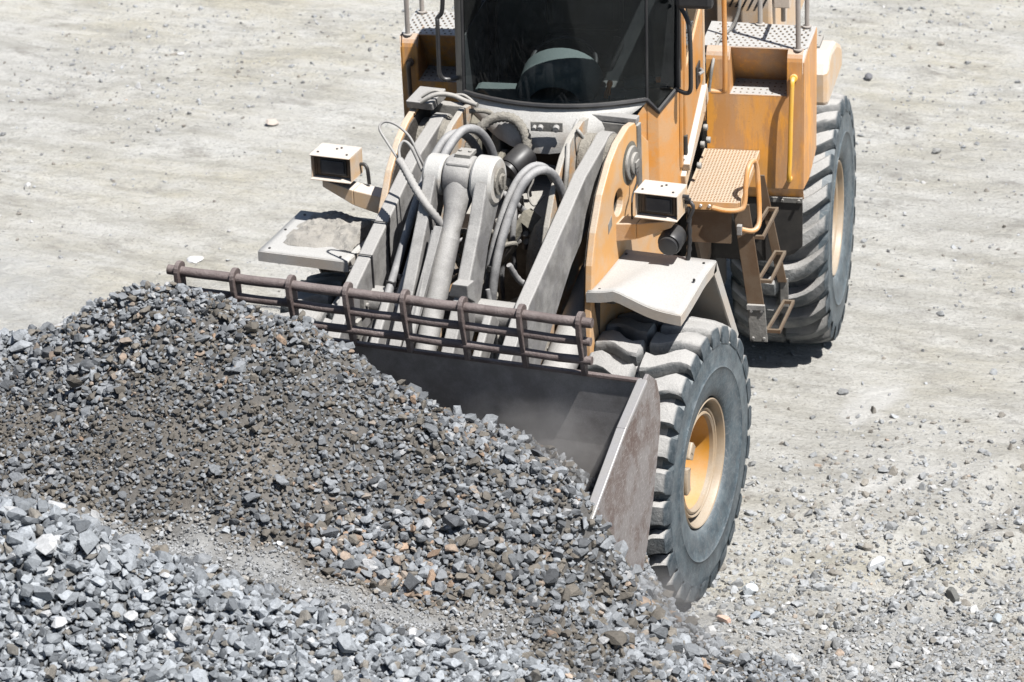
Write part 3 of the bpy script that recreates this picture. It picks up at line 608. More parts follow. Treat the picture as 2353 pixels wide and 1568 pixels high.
# ---- tilt linkage
def along(t, off=0, x=0):   # point on the linkage axis; t 0..1 from upper eye to lower pivot
    a = Vector((x, -2.05, 2.55)); c = Vector((x, -2.78, 1.66)); dd = (c-a); nn = Vector((0, dd.z, -dd.y)).normalized(); return a+dd*t+nn*off
for x0, x1, r_ in ((-.225,-.115,.11),(.060,.185,.13)):
    out = []
    c = along(0); ang0 = math.atan2(-.89, -.73)
    for k in range(9): a = ang0+math.pi/2+math.pi*k/8; out.append((c.y+r_*math.cos(a), c.z+r_*math.sin(a)))
    for t, o in ((.25, .085), (.6, .07), (.9, .09), (1.08, .06), (1.1, -.06), (.9, -.14), (.62, -.17), (.3, -.10)):
        q = along(t, -o if False else o); out.append((q.y, q.z))
    hullp = out
    xm0, xm1 = (x0+.015, x1-.025) if x0 < 0 else (x0+.035, x1-.015)
    b = MB(); b.plate(hullp, [], xm0, xm1); tl_ = b.build('tilt_lever', 'arm', L, bevel=.012)
    b = MB(); b.disc((x0,-2.05,2.55),(x1,-2.05,2.55),r_+.004,30); b.build('lever_eye', 'cowl', tl_)
b = MB(); b.disc((.186,-2.05,2.55),(.20,-2.05,2.55),.075); b.disc((.20,-2.05,2.55),(.215,-2.05,2.55),.045,12); b.box(.215,.225,-2.07,-2.04,2.51,2.59); b.build('pivot_pin', 'mud', L)
b = MB(); b.disc((-.108,-2.05,2.55),(.052,-2.05,2.55),.122,32); b.box(-.09,.045,-2.13,-2.02,2.60,2.66)
cy = b.build('cylinder_eye', 'arm', L, bevel=.01)
b = MB(); b.box(-.06,.03,-2.07,-1.97,2.667,2.69); b.disc((-.045,-2.02,2.69),(-.045,-2.02,2.70),.01,8); b.disc((.012,-2.02,2.69),(.012,-2.02,2.70),.01,8); b.build('eye_cap', 'frame', cy, bevel=.008)
b = MB()
q = [along(t, .02, -.02) for t in (.02, .10, .18, .27, .32)]; b.tube(q, [.085, .085, .062, .052, .060], 24)
b.tube([along(.32,.02,-.02), along(1.12,.02,-.02)], .060, 24); b.tube([along(.98,.02,-.02), along(1.06,.02,-.02)], .072, 24); b.build('tilt_cylinder', 'arm', L)
b = MB(); b.tube([along(.30,.09,-.085), along(.95,.10,-.085)], .018, 10); b.beam(along(.28,.10,-.06), along(.9,.09,-.10), .05, .03); b.build('hard_line', 'arm', L, bevel=.003)
b = MB(); b.disc((.176,-2.70,1.70),(.235,-2.70,1.70),.075,24); b.disc((-.02,-2.70,1.70),(.05,-2.70,1.70),.085,24); b.build('lower_pivot', 'arm', L)
b = MB(); q=along(.55,.09,.13); b.hexa([(.07,q.y-.04,q.z-.05),(.19,q.y-.04,q.z-.05),(.19,q.y+.06,q.z-.12),(.07,q.y+.06,q.z-.12)],[(.10,q.y-.05,q.z+.03),(.19,q.y-.05,q.z+.03),(.19,q.y+.05,q.z+.02),(.10,q.y+.05,q.z+.02)]); b.build('lever_stop', 'arm', L, bevel=.006)
for x, cc in ((-.30, -.02), (.30, .0)):
    b = MB(); b.beam((x,-2.5,1.95),(x,-3.05,1.48),.05,.14); b.disc((x-.06,-2.92,1.62),(x+.06,-2.92,1.62),.08,20); b.build('quick_hitch_bar', 'arm', L, bevel=.01)
# ---- hoses
for dx, dz, rr in ((0, 0, .024), (.075, .035, .026)):
    hose([(-.36+dx,-2.75,1.66),(-.345+dx,-2.35,2.02),(-.315+dx,-1.95,2.42+dz),(-.27+dx,-1.72,2.60+dz),(-.21+dx,-1.58,2.60+dz),(-.15+dx,-1.50,2.46+dz),(-.13+dx,-1.45,2.25)], rr)
for dx, dy, rr in ((-.035, .03, .022), (.015, -.02, .025)):
    hose([(.15+dx,-2.25+dy,1.38),(.155+dx,-2.20+dy,1.75),(.18+dx,-2.12+dy,2.12),(.235+dx,-1.95+dy,2.42),(.30+dx,-1.82+dy,2.53),(.36+dx,-1.70+dy,2.48),(.40+dx,-1.62+dy,2.28),(.40+dx,-1.60+dy,2.05),(.36+dx,-1.58+dy,1.8)], rr)
hose([(.39,-1.70,2.05),(.38,-1.78,1.93),(.30,-1.86,1.86),(.24,-1.92,1.90),(.20,-1.98,2.02)], .016, ring=.18, sub=6)
hose([(.19,-2.28,2.0),(.23,-2.30,1.75),(.22,-2.30,1.5),(.20,-2.34,1.35)], .013, sub=6)
# braided hose loop on the left with two thin lines
hose([(-.02,-2.22,2.22),(-.07,-2.26,2.34),(-.15,-2.27,2.45),(-.24,-2.22,2.53),(-.33,-2.14,2.60),(-.38,-2.10,2.63)], .021, 'arm', ring=.2, sub=10, name='braided_hose')
hose([(-.38,-2.10,2.63),(-.47,-2.04,2.70),(-.53,-2.0,2.76),(-.51,-1.97,2.79),(-.44,-1.97,2.78),(-.36,-1.98,2.72),(-.30,-2.0,2.62),(-.27,-2.0,2.56)], .0075, 'arm', name='thin_line', n=8)
hose([(-.36,-2.12,2.61),(-.385,-2.08,2.68),(-.37,-2.05,2.72),(-.33,-2.05,2.70),(-.29,-2.05,2.62),(-.26,-2.06,2.56)], .009, 'arm', name='thin_line', n=8)
# spiral wrapped loom over the nose
hose([(-.30,-1.45,2.14),(-.29,-1.40,2.32),(-.24,-1.34,2.48),(-.15,-1.28,2.58),(-.03,-1.25,2.58),(.05,-1.27,2.48),(.05,-1.33,2.36),(-.02,-1.40,2.25),(-.12,-1.45,2.17),(-.18,-1.5,2.10)], .026, 'mud', ring=.25, sub=10, name='wrapped_loom')
hose([(-.30,-1.25,2.60),(-.2,-1.2,2.585),(-.12,-1.1,2.45),(-.05,-1.05,2.36),(.05,-1.15,2.34)], .014, 'mud', name='thin_line')
hose([(-.56,-1.34,2.66),(-.48,-1.30,2.70),(-.40,-1.26,2.69),(-.32,-1.25,2.66),(-.24,-1.27,2.65)], .014, 'frame', name='grease_line')
hose([(-.57,-1.30,2.675),(-.50,-1.27,2.71),(-.42,-1.24,2.68),(-.34,-1.22,2.68),(-.26,-1.24,2.64)], .009, 'frame', name='grease_line')
hose([(.05,-1.30,2.36),(.12,-1.2,2.30),(.22,-1.15,2.27),(.31,-1.12,2.30),(.36,-1.14,2.42),(.375,-1.3,2.56),(.40,-1.36,2.60),(.43,-1.36,2.56)], .010, 'frame', name='grease_line')
hose([(.37,-1.45,2.55),(.40,-1.55,2.48),(.405,-1.62,2.30),(.40,-1.68,2.05)], .014, 'frame', name='grease_line')
hose([(.07,-1.32,2.36),(.12,-1.36,2.28),(.10,-1.40,2.20),(.14,-1.42,2.14),(.18,-1.36,2.18)], .006, 'frame', name='thin_line', n=6)
hose([(-.56,-2.44,2.10),(-.548,-2.30,2.04),(-.55,-2.1,1.7),(-.55,-2.2,1.5)], .009, 'black', name='thin_line', n=6)
for y in (-2.12, -2.36):
    zt = 2.30-(y+2.0)*-.41; b = MB(); b.tube([(-.547,y,zt-.30),(-.547,y-.01,zt+.008),(-.453,y-.01,zt+.008),(-.453,y,zt-.3)], .006, 6); b.build('cable_strap', 'black', L)
for y, z in ((-2.52, 1.93), (-2.62, 1.83)):
    b = MB(); b.box(-.46, -.435, y-.03, y+.03, z-.05, z+.05); b.disc((-.435,y,z),(-.42,y,z),.014,8); b.build('bolt_plate', 'frame', L, bevel=.004)
for (x, y, z) in ((.02,-1.95,1.5),(.10,-2.1,1.42),(-.3,-1.9,1.6)):   # deep fittings between the arms
    b = MB(); b.disc((x,y,z),(x+.1,y+.03,z+.02),.045,12); b.disc((x+.1,y+.03,z+.02),(x+.14,y+.04,z+.03),.03,8); b.tube([(x+.12,y,z),(x+.16,y-.1,z-.12),(x+.1,y-.2,z-.3)],.018,8,sub=5); b.build('hydraulic_fitting', 'mud', L)
hose([(-.42,-2.72,1.62),(-.40,-2.55,1.80),(-.36,-2.3,1.88),(-.34,-2.2,1.95)], .022, 'black', ring=.22, sub=9, name='braided_hose')

rc = random.Random(12)
for k in range(16):      # tangle of thin lines deep between the arms
    x = rc.uniform(-.32, .34); y = rc.uniform(-2.3, -1.5); z = rc.uniform(1.5, 2.1)
    hose([(x, y, z-.25), (x+rc.uniform(-.06, .06), y-.03, z-.05), (x+rc.uniform(-.1, .1), y+.02, z+.12), (x+rc.uniform(-.12, .12), y+.12, z+.16), (x+rc.uniform(-.12, .12), y+.22, z-.02)], rc.choice((.007, .010, .014, .018)), rc.choice(('black', 'hose', 'mud')), name='thin_line', n=8)
for p_ in ((.075, -2.26, 1.72), (.02, -2.24, 2.06)):
    pass
for (x, y, z) in ((.145,-2.20,1.78),(.17,-2.14,2.06),(-.29,-2.32,2.03),(-.345,-2.36,2.0)):
    b = MB(); b.lathe([(.030,-.02),(.034,-.015),(.034,.015),(.030,.02)], (x,y,z), (0,.25,1), 14); b.build('hose_clamp', 'black', L)
# ---- bucket
BW = 1.45
sp = [(-3.29,2.07),(-3.22,2.09),(-3.10,2.0),(-3.05,1.88),(-3.05,1.72),(-3.13,1.50),(-3.20,1.32),(-3.30,1.12),(-3.42,.96),(-3.58,.90),(-3.72,1.0),(-3.9,1.28),(-4.14,1.70)]
back = [(-3.29,2.07),(-3.268,1.86),(-3.255,1.66),(-3.26,1.44),(-3.28,1.24),(-3.40,1.05),(-3.56,.97),(-3.70,1.06),(-3.87,1.30),(-4.06,1.58)]
bk = bpy.data.objects.new('bucket', None); sc.collection.objects.link(bk); bk.parent = L
b = MB(); off = [(y+.028, z+.012) for y, z in back]
b.plate(back+off[::-1], [], -BW+.021, BW-.021); b.build('bucket_shell', 'bucket_in', bk)
for s in (1, -1):
    b = MB(); b.plate(sp, [], s*(BW-.02), s*BW); b.build('side_plate', 'bucket_out', bk, bevel=.004)
    b = MB(); e = [Vector((s*(BW-.010), y, z)) for y, z in ((-3.285,2.082),(-3.62,1.96),(-4.14,1.70))]
    for p, q in zip(e, e[1:]): b.beam(p, q, .052, .022)
    b.build('wear_edge', 'edge', bk, bevel=.004)
b = MB(); b.beam((-BW+.03,-3.285,2.078),(BW-.03,-3.285,2.078),.03,.02); b.build('top_lip', 'rust', bk, bevel=.004)
b = MB(); b.beam((-BW+.03,-4.08,1.575),(BW-.03,-4.08,1.575),.03,.04); b.build('cutting_edge', 'edge', bk)
# spill guard of round bars and lugs
gd = bpy.data.objects.new('spill_guard', None); sc.collection.objects.link(gd); gd.parent = L
for k in range(3):
    y, z = -3.36+.010*k, 2.405-.112*k; b = MB(); n_ = 26; rnd = random.Random(k)
    pts = [(-1.20+2.40*i/n_, y+.002*math.sin(i), z+.0018*math.cos(i*1.7)) for i in range(n_+1)]
    if k: pts = [(p[0]+.02 if p[0] < 0 else p[0]-.015, p[1], p[2]) for p in pts]
    b.tube(pts, .027 if k == 0 else .023, 14); b.tube([(pts[-1][0]-.001,y,z),(pts[-1][0]+.0005,y,z)], .012, 10); b.build('guard_bar', 'rust', gd)
for i in range(8):
    x = -1.135+i*(2.27/7); o = [(-3.30,2.085),(-3.315,2.40)]+arcpts((-3.36,2.41),.052,.25,math.pi-.1,7)+[(-3.405,2.34),(-3.365,2.20),(-3.335,2.085)]
    b = MB(); b.plate(o, [], x-.013, x+.013); b.build('guard_lug', 'rust', gd, bevel=.004)

# ---- front fenders
OFF = Vector((-.09, .25, -.12))
def fender(s, dent):
    x0, x1 = s*.72, s*1.27; o = MB(); nx_, ny_ = 14, 10; V = []; 
    for j in range(ny_+1):
        for i in range(nx_+1):
            x = x0+(x1-x0)*i/nx_; y = -2.16+.60*j/ny_; z = 2.0
            if dent:
                u_ = i/nx_; w_ = 1-j/ny_; z -= .09*max(0, w_-.35)*max(0, u_-.45)*2.2+.012*math.sin(u_*7+w_*3)*w_; z += .018*math.exp(-((u_-.55+.25*w_)/.08)**2)*w_
                y += -.02*w_*u_
            V.append((x, y, z))
    m = nx_+1; top = [(j*m+i, j*m+i+1, (j+1)*m+i+1, (j+1)*m+i) for j in range(ny_) for i in range(nx_)]
    o.add(V, top, True)
    rim = [j*m for j in range(ny_, -1, -1)]+[i for i in range(1, m)]+[j*m+nx_ for j in range(1, ny_+1)]
    P = [V[k] for k in rim]; Q = [(p[0], p[1], p[2]-.06) for p in P]; n = len(P); o.add(P+Q, [(i, i+1, n+i+1, n+i) for i in range(n-1)])
    # rear part slopes down behind the tyre
    a = [(x0,-1.56,2.0),(x1,-1.56,2.0)]; c = [(x0,-1.18,1.38),(x1,-1.18,1.38)]
    o.add(a+c, [(0,1,3,2)]); o.add([a[1],c[1],(x1,-1.23,1.35),(x1,-1.61,1.95)], [(0,1,2,3)]); o.add([a[0],c[0],(x0,-1.23,1.35),(x0,-1.61,1.95)], [(0,1,2,3)])
    ob = o.build('front_fender', 'dusty_top', L, fix=True); sdm = ob.modifiers.new('thick', 'SOLIDIFY'); sdm.thickness = .012; sdm.offset = 0
    b = MB(); b.box(*sorted((s*.652, s*1.0)), -1.80, -1.70, 1.80, 1.93); b.beam((s*.9,-1.75,1.93),(s*.9,-1.75,1.985),.2,.2); b.beam((s*.76,-2.1,1.96),(s*.70,-1.98,1.50),.03,.03); b.build('fender_support', 'chassis', ob, bevel=.006)
    b = MB()
    for p in ((.78,-2.12),(1.22,-2.12),(1.22,-1.62),(1.24,-1.85),(.76,-1.62)):
        zz = 2.008-(.10 if dent and p[0] > 1.1 and p[1] < -2 else 0); b.disc((s*p[0],p[1],zz-.01),(s*p[0],p[1],zz+.004),.008,8)
    b.build('fender_bolt', 'black', ob)
    ob.location = OFF; return ob
fender(1, True); fender(-1, False)
# sandy dirt lying on the left fender (its own thing)
nx_ = 46; V = []; gx = np.linspace(-1.20,-.745,nx_+1); gy = np.linspace(-2.05,-1.575,nx_+1); XX, YY = np.meshgrid(gx, gy)
e_ = np.minimum(np.minimum((XX+1.20)/.10, (-.742-XX)/.03), np.minimum((YY+2.05)/.12, (-1.573-YY)/.05)); e_ = np.clip(e_+vnoise(XX+5,YY+5,9,3)*.8, 0, 1)
ZZ = 2.003+e_*(.024+.07*np.clip(vnoise(XX+7,YY+9,5,5)+.15,0,1)+.03*vnoise(XX+5,YY+5,22,7)+.016*vnoise(XX+5,YY+5,60,8))-.012*(e_ <= 0.02)
i = np.arange(nx_)[None,:]+np.arange(nx_)[:,None]*(nx_+1); F_ = np.stack([i,i+1,i+nx_+2,i+nx_+1],-1).reshape(-1,4)
dp = npmesh('dirt_layer', np.stack([XX,YY,ZZ],-1).reshape(-1,3), F_, None, M['soil'], False)
dp.location = OFF; tag(dp, 'thin heap of sandy grit lying on the flat left front fender', None, None, 'stuff')

# ---- work lamps on brackets
for s in (1, -1):
    cx = s*.985; wd = .125; tl = .02
    lamp = bpy.data.objects.new('work_lamp', None); sc.collection.objects.link(lamp); lamp.parent = L; lamp.location = OFF
    b = MB(); y0, y1, z0, z1 = -1.75, -1.56, 2.295, 2.45
    for q in (((cx-wd,z1-.006,cx+wd,z1)),((cx-wd,z0,cx+wd,z0+.006))):
        b.box(q[0], q[2], y0, y1, q[1], q[3])
    b.box(cx-wd, cx-wd+.006, y0+(.02), y1, z0+.006, z1-.006); b.box(cx+wd-.006, cx+wd, y0+.02, y1, z0+.006, z1-.006); b.box(cx-wd+.006, cx+wd-.006, y1-.006, y1, z0+.006, z1-.006)
    b.build('lamp_housing', 'paint_pale', lamp, bevel=.002)
    b = MB(); b.box(cx-wd+.012, cx-wd+.024, y0+.05, y1-.02, z0+.012, z1-.012); b.box(cx-wd+.025, cx+wd-.025, y0+.055, y0+.08, z0+.012, z1-.012); b.build('lamp_bezel', 'brown', lamp)
    b = MB(); b.box(cx-.080, cx+.085, y0+.045, y0+.054, z0+.022, z1-.030); fr_ = b.build('lamp_frame', 'black', lamp, bevel=.012)
    b = MB(); b.box(cx-.068, cx+.073, y0+.038, y0+.044, z0+.034, z1-.042); b.build('lens', 'lens', lamp, bevel=.012)
    b = MB()
    for p in ((cx-.09,y0+.05),(cx+.09,y0+.05),(cx,y0+.12),(cx+.02,y0+.14)): b.disc((p[0],p[1],z1),(p[0],p[1],z1+.006),.007,8)
    b.build('lamp_screw', 'black', lamp)
    b = MB(); b.beam((cx,-1.66,z0-.008),(cx,-1.62,z0-.008),.16,.012); b.build('lamp_foot', 'chassis', lamp)
    b = MB()
    b.hexa([(s*.652,-1.72,2.10),(s*.652,-1.60,2.10),(s*.652,-1.60,2.22),(s*.652,-1.72,2.22)],[(s*.86,-1.72,2.15),(s*.86,-1.60,2.15),(s*.86,-1.60,2.245),(s*.86,-1.72,2.245)])
    b.hexa([(s*.8605,-1.72,2.15),(s*.8605,-1.60,2.15),(s*.8605,-1.60,2.245),(s*.8605,-1.72,2.245)],[(s*1.06,-1.70,2.235),(s*1.06,-1.60,2.235),(s*1.06,-1.60,2.28),(s*1.06,-1.70,2.28)])
    b.box(*sorted((s*.652,s*.668)), -1.76, -1.60, 1.92, 2.24)
    if s < 0: b.box(-.651, -.55, -1.72, -1.60, 2.10, 2.22)
    b.build('lamp_bracket', 'paint_pale' if s < 0 else 'paint_front', lamp, bevel=.006)
    b = MB(); xs = cx+wd if s > 0 else cx+wd
    b.tube([(xs,-1.60,2.36),(xs+.03,-1.60,2.36),(xs+.05,-1.61,2.33),(xs+.06 if s < 0 else xs+.02,-1.62,2.25)], .011, 8, sub=5); b.build('lamp_cable', 'black', lamp)
    if s > 0:
        b = MB(); b.disc((1.05,-1.60,2.16),(1.05,-1.72,2.14),.07,24); b.disc((1.05,-1.722,2.14),(1.05,-1.745,2.137),.055,24); b.build('reversing_horn', 'black', lamp)
        b = MB(); [b.disc((xs, -1.64+.03*k, 2.41-.03*k), (xs+.035, -1.64+.03*k, 2.41-.03*k), .012, 8) for k in range(3)]; b.tube([(xs+.02,-1.6,2.33),(xs+.02,-1.6,2.1),(xs,-1.6,1.95)],.012,8,ring=.4,sub=8); b.build('lamp_plug', 'black', lamp)

# ================= rear half (built in the rear frame, rf=True) =================
# chassis under the cab
b = MB(); b.box(-.42,.42,-.1,2.8,.7,1.5); b.box(-.60,.60,.25,2.6,1.45,2.2); b.box(-.5,.5,-.6,.3,1.6,2.05); b.disc((-.62,WB,WZ),(.62,WB,WZ),.18,20); b.box(.42,.66,.35,.75,.75,1.55); b.box(-.66,-.42,.35,.75,.75,1.55)
b.build('rear_chassis', 'chassis', L, True, bevel=.02)
# side decks with step recess
for s in (1, -1):
    y0 = .19; X0, X1 = s*.66, s*1.22
    def q(x, y, z): return (s*x, y, z)
    b = MB()
    rx0, rx1, rz0, rz1 = .775, 1.125, 2.225, 2.47
    fz = [(.19, 2.0), (.19, 2.44), (.194, 2.463), (.205, 2.483), (.222, 2.497), (.245, 2.502)]
    # front skin in strips round the recess
    b.add([q(.64,.19,1.63),q(1.215,.19,1.63),q(1.215,.19,2.225),q(.64,.19,2.225)], [(0,1,2,3)])
    b.add([q(.64,.19,2.225),q(rx0,.19,2.225),q(rx0,.19,2.44),q(.64,.19,2.44)], [(0,1,2,3)]); b.add([q(rx1,.19,2.225),q(1.215,.19,2.225),q(1.215,.19,2.44),q(rx1,.19,2.44)], [(0,1,2,3)])
    for (xa, xb) in ((.64, rx0), (rx1, 1.215)):
        v = [q(xa, y, z) for y, z in fz[1:]]+[q(xb, y, z) for y, z in fz[1:]]; b.add(v, [(i, i+1, 6+i, 5+i) for i in range(4)])
        b.add([q(xa,.245,2.502),q(xb,.245,2.502),q(xb,.25,2.502),q(xa,.25,2.502)], [(0,1,2,3)])
    b.add([q(rx0,.25,2.502),q(rx0,.19,2.44),q(rx0,.19,2.225),q(rx0,.47,2.215),q(rx0,.40,2.502)], [(0,1,2,3,4)]); b.add([q(rx1,.25,2.502),q(rx1,.19,2.44),q(rx1,.19,2.225),q(rx1,.47,2.215),q(rx1,.40,2.502)], [(0,1,2,3,4)])
    b.add([q(rx0,.47,2.215),q(rx1,.47,2.215),q(rx1,.25,2.502),q(rx0,.25,2.502)], [(0,1,2,3)])
    # outer side
    b.add([q(1.215,.19,1.63),q(1.235,.30,1.66),q(1.235,.62,1.72),q(1.235,.66,2.49),q(1.235,.24,2.49),q(1.222,.19,2.44)], [(0,1,2,3,4,5)])
    b.add([q(.64,.19,1.63),q(1.215,.19,1.63),q(1.215,.23,1.55),q(.64,.23,1.55)], [(0,1,2,3)])
    dk = b.build('side_deck', 'paint_deck', L, True); m_ = dk.modifiers.new('t', 'SOLIDIFY'); m_.thickness = .008; m_.offset = 0
    b = MB(); b.add([q(.60,.25,2.504),q(1.222,.25,2.504),q(1.236,.30,2.50),q(1.236,.66,2.495),q(.60,.66,2.504)], [(0,1,2,3,4)])
    b.add([q(.60,.25,2.498),q(1.222,.25,2.498),q(1.236,.30,2.494),q(1.236,.66,2.489),q(.60,.66,2.498)], [(0,1,2,3,4)]); b.k = 1
    for i_ in range(15):
        for j_ in range(9):
            x, y = .66+.038*i_+(.019 if j_ % 2 else 0), .27+.043*j_; b.lathe([(.0,.003),(.005,.003),(.008,0)], q(x,y,2.505), (0,0,1), 6, False)
    b.build('deck_top', ['dusty_top', 'brown'], dk, True, split=False)
    b = MB(); b.add([q(rx0,.185,2.222),q(rx1,.185,2.222),q(rx1,.467,2.219),q(rx0,.467,2.219)], [(0,1,2,3)]); b.k = 1
    for i_ in range(9):
        for j_ in range(4): b.lathe([(.0,.003),(.004,.003),(.007,0)], q(.80+.038*i_,.23+.055*j_,2.222), (0,0,1), 6, False)
    b.build('step_tread', ['dusty_top', 'brown'], dk, True, split=False)
    # grab bar on the face
    b = MB(); b.tube([q(1.165,.19,2.34),q(1.165,.13,2.35),q(1.162,.115,2.30),q(1.155,.11,2.1),q(1.148,.11,1.85),q(1.14,.12,1.72),q(1.14,.19,1.70)], .014, 10, sub=4); b.disc(q(1.165,.185,2.345), q(1.165,.155,2.35), .024, 12)
    b.build('grab_bar', 'yellow' if s > 0 else 'brown', L, True)
    b = MB(); b.add([q(.98,.215,1.545),q(1.21,.215,1.545),q(1.205,.24,1.24),q(1.15,.25,1.18),q(.98,.25,1.12)], [(0,1,2,3,4)]); b.add([q(.66,.22,1.55),q(.98,.216,1.545),q(.98,.25,1.12),q(.66,.3,1.1)], [(0,1,2,3)])
    fl = b.build('mud_flap', 'chassis', L, True); m_ = fl.modifiers.new('t', 'SOLIDIFY'); m_.thickness = .01
    b = MB(); b.beam(q(.98,.205,1.55), q(1.21,.205,1.55), .02, .03, (0,0,1)); [b.disc(q(x,.19,1.552), q(x,.178,1.552), .010, 8) for x in (1.0,1.09,1.19)]; b.build('flap_strip', 'frame', L, True)
    # guard rails on deck
    b = MB(); zt = 3.46
    b.tube([q(1.185,.23,2.5),q(1.185,.23,zt-.05),q(1.185,.27,zt),q(1.185,.60,zt),q(1.16,.63,zt),q(.93,.63,zt),q(.90,.63,zt-.04),q(.90,.63,2.5)], .015, 10)
    b.tube([q(1.185,.62,2.5),q(1.185,.62,zt)], .014, 10); b.tube([q(1.185,.23,3.0),q(1.185,.62,3.0)], .012, 8)
    for p in ((1.185,.23),(1.185,.62),(.90,.63)): b.disc(q(p[0],p[1],2.503), q(p[0],p[1],2.513), .028, 12)
    b.build('guard_rail', 'rail', L, True)
    # rear mudguard hump behind the deck
    b = MB(); pf = [(.72,1.95),(.72,2.16),(.78,2.24),(.88,2.26),(1.15,2.22),(1.35,2.13),(1.40,2.03),(1.38,1.95)]
    b.plate(pf, [], s*.80, s*1.30); b.build('rear_mudguard', 'paint_pale', L, True, bevel=.07)
    b = MB(); b.box(*sorted((s*1.05,s*1.22)), .92, 1.12, 2.25, 2.268); [b.disc(q(x,y,2.262), q(x,y,2.275), .008, 8) for x in (1.07,1.20) for y in (.94,1.10)]; b.build('mudguard_plate', 'frame', L, True)
# engine hood and louvred grille
b = MB(); b.plate([(1.0,2.2),(1.0,2.96),(2.8,2.96),(3.2,2.7),(3.2,1.5),(1.0,1.5)], [], -.62, .62); b.build('engine_hood', 'paint_pale', L, True, bevel=.03)
b = MB(); b.box(.63,.93,.90,2.6,2.0,2.86); b.build('hood_side_box', 'paint_pale', L, True, bevel=.02)
b = MB()
for i_ in range(-6, 7):
    for j_ in range(34):
        x = .665+.040*i_+.0065*j_; z = 2.51+.0135*j_
        if .655 < x < .90: b.prism([(x, .893, z), (x+.016, .893, z+.004), (x+.019, .893, z+.012), (x+.003, .893, z+.008)], (0, .006, 0))
b.build('grille', 'black', L, True, split=False)
b = MB(); b.box(.94,1.04,.92,1.0,2.504,3.1); b.box(.60,.645,.86,.898,2.4,3.1); b.build('grille_frame', 'paint_pale', L, True, bevel=.006)
for x, y in ((.99,.98),):
    b = MB(); b.tube([(x,y,2.4),(x,y,3.4)], .014, 8); b.build('rail_post', 'rail', L, True)
hose([rear(p) for p in ((.72,.4,3.0),(.80,.38,2.95),(.82,.36,2.75),(.78,.33,2.60),(.70,.28,2.52),(.68,.16,2.40),(.66,.15,2.25))], .010, 'frame', name='washer_line')

# ---- cab
cab = bpy.data.objects.new('cab', None); sc.collection.objects.link(cab); cab.parent = L
CX = -.035
def front_curve(n=12, x0=-.565, x1=.49, yc=-1.16, ye=-1.0):
    return [(x0+(x1-x0)*i/n, yc+(ye-yc)*((2*i/n-1)**2), ) for i in range(n+1)]
fc = front_curve()
ZB, ZT = 2.655, 3.55
LEAN = .065                      # the glass leans back slightly towards the top
b = MB(); V = []; n = len(fc)
for x, y in fc: V += [(x, y, ZB), (x, y+LEAN, ZT)]
b.add(V, [(2*i, 2*i+2, 2*i+3, 2*i+1) for i in range(n-1)], True); ws = b.build('windscreen', 'glass', cab, True, fix=False)
b = MB(); P5 = (.545,-.985), (.645,-.84)
b.add([(.49,-1.0,ZB),(.55,-.975,ZB-.075),(.63,-.80,ZB),(.63,-.80+LEAN*.6,ZT),(.49,-1.0+LEAN,ZT)], [(0,1,2,3,4)])
b.build('corner_glass', 'glass', cab, True, fix=False)
b = MB(); b.tube([(x, y-.003, ZB-.012) for x, y in fc]+[(.55,-.98,ZB-.09),(.632,-.80,ZB-.015)], .016, 8, caps=True); b.tube([(.492,-1.0,ZB),(.492,-1.0+LEAN,ZT)], .009, 8)
b.tube([(.637,-.80,ZB-.01),(.637,-.74,ZT)], .016, 8); b.tube([(-.568,-1.0,ZB),(-.568,-1.0+LEAN,ZT)], .012, 8)
b.build('window_seal', 'black', cab, True)
b = MB(); b.hexa([(-.63,-.92,ZB-.1),(-.575,-1.0,ZB-.1),(-.575,-.92,ZB-.1),(-.63,-.84,ZB-.1)],[(-.63,-.87,ZT),(-.575,-.935,ZT),(-.575,-.85,ZT),(-.63,-.79,ZT)]); b.box(-.635,-.58,-.02,.05,2.3,ZT); b.box(.585,.638,-.02,.05,2.3,ZT)
b.build('cab_pillar', 'black', cab, True, bevel=.008)
b = MB(); b.hexa([(.64,-.795,2.15),(.652,-.795,2.15),(.652,-.745,2.15),(.64,-.745,2.15)],[(.64,-.735,ZT),(.652,-.735,ZT),(.652,-.685,ZT),(.64,-.685,ZT)]); b.build('door_post', 'paint', cab, True)
b = MB(); b.box(-.62,.62,-.80,.05,ZT,ZT+.08); b.build('cab_roof', 'paint', cab, True, bevel=.03)
b = MB(); b.box(-.58,.585,.03,.045,2.3,ZT); b.box(-.575,.44,-.95,.03,2.30,2.34); b.box(-.575,.575,-.5,.02,ZT-.03,ZT-.005); b.build('cab_lining', 'cabin', cab, True)
# bulging dusty cowl under the windscreen
b = MB(); V = []; nn = 14
prof = [(0, 0), (.25, -.045), (.5, -.075), (.75, -.09), (1, -.085)]
for i, (x, y) in enumerate(front_curve(nn)):
    t = i/nn; dp_ = .25*(max(0, 1-(2*t-1)**2))**.8*(1-.6*t**4)+.005
    for f, o in prof: V.append((x, y+.006+o*min(1, dp_*5), ZB-.028-dp_*f))
b.add(V, [(i*5+j, i*5+j+1, (i+1)*5+j+1, (i+1)*5+j) for i in range(nn) for j in range(4)], True); b.build('front_cowl', 'cowl', cab, True)
b = MB(); b.box(-.13,.055,-1.272,-1.262,2.53,2.59); cl = b.build('valve_block', 'frame', cab, True, bevel=.02)
b = MB()
for x, r_ in ((-.105,.012),(-.07,.017),(.02,.02)): b.disc((x,-1.27,2.56),(x,-1.30,2.555),r_,10)
b.build('valve_knob', 'arm', cab, True)
hose([rear(p) for p in ((.14,-1.25,2.60),(.13,-1.29,2.58),(.105,-1.32,2.50),(.10,-1.33,2.42),(.10,-1.33,2.36))], .011, 'arm', name='washer_hose')
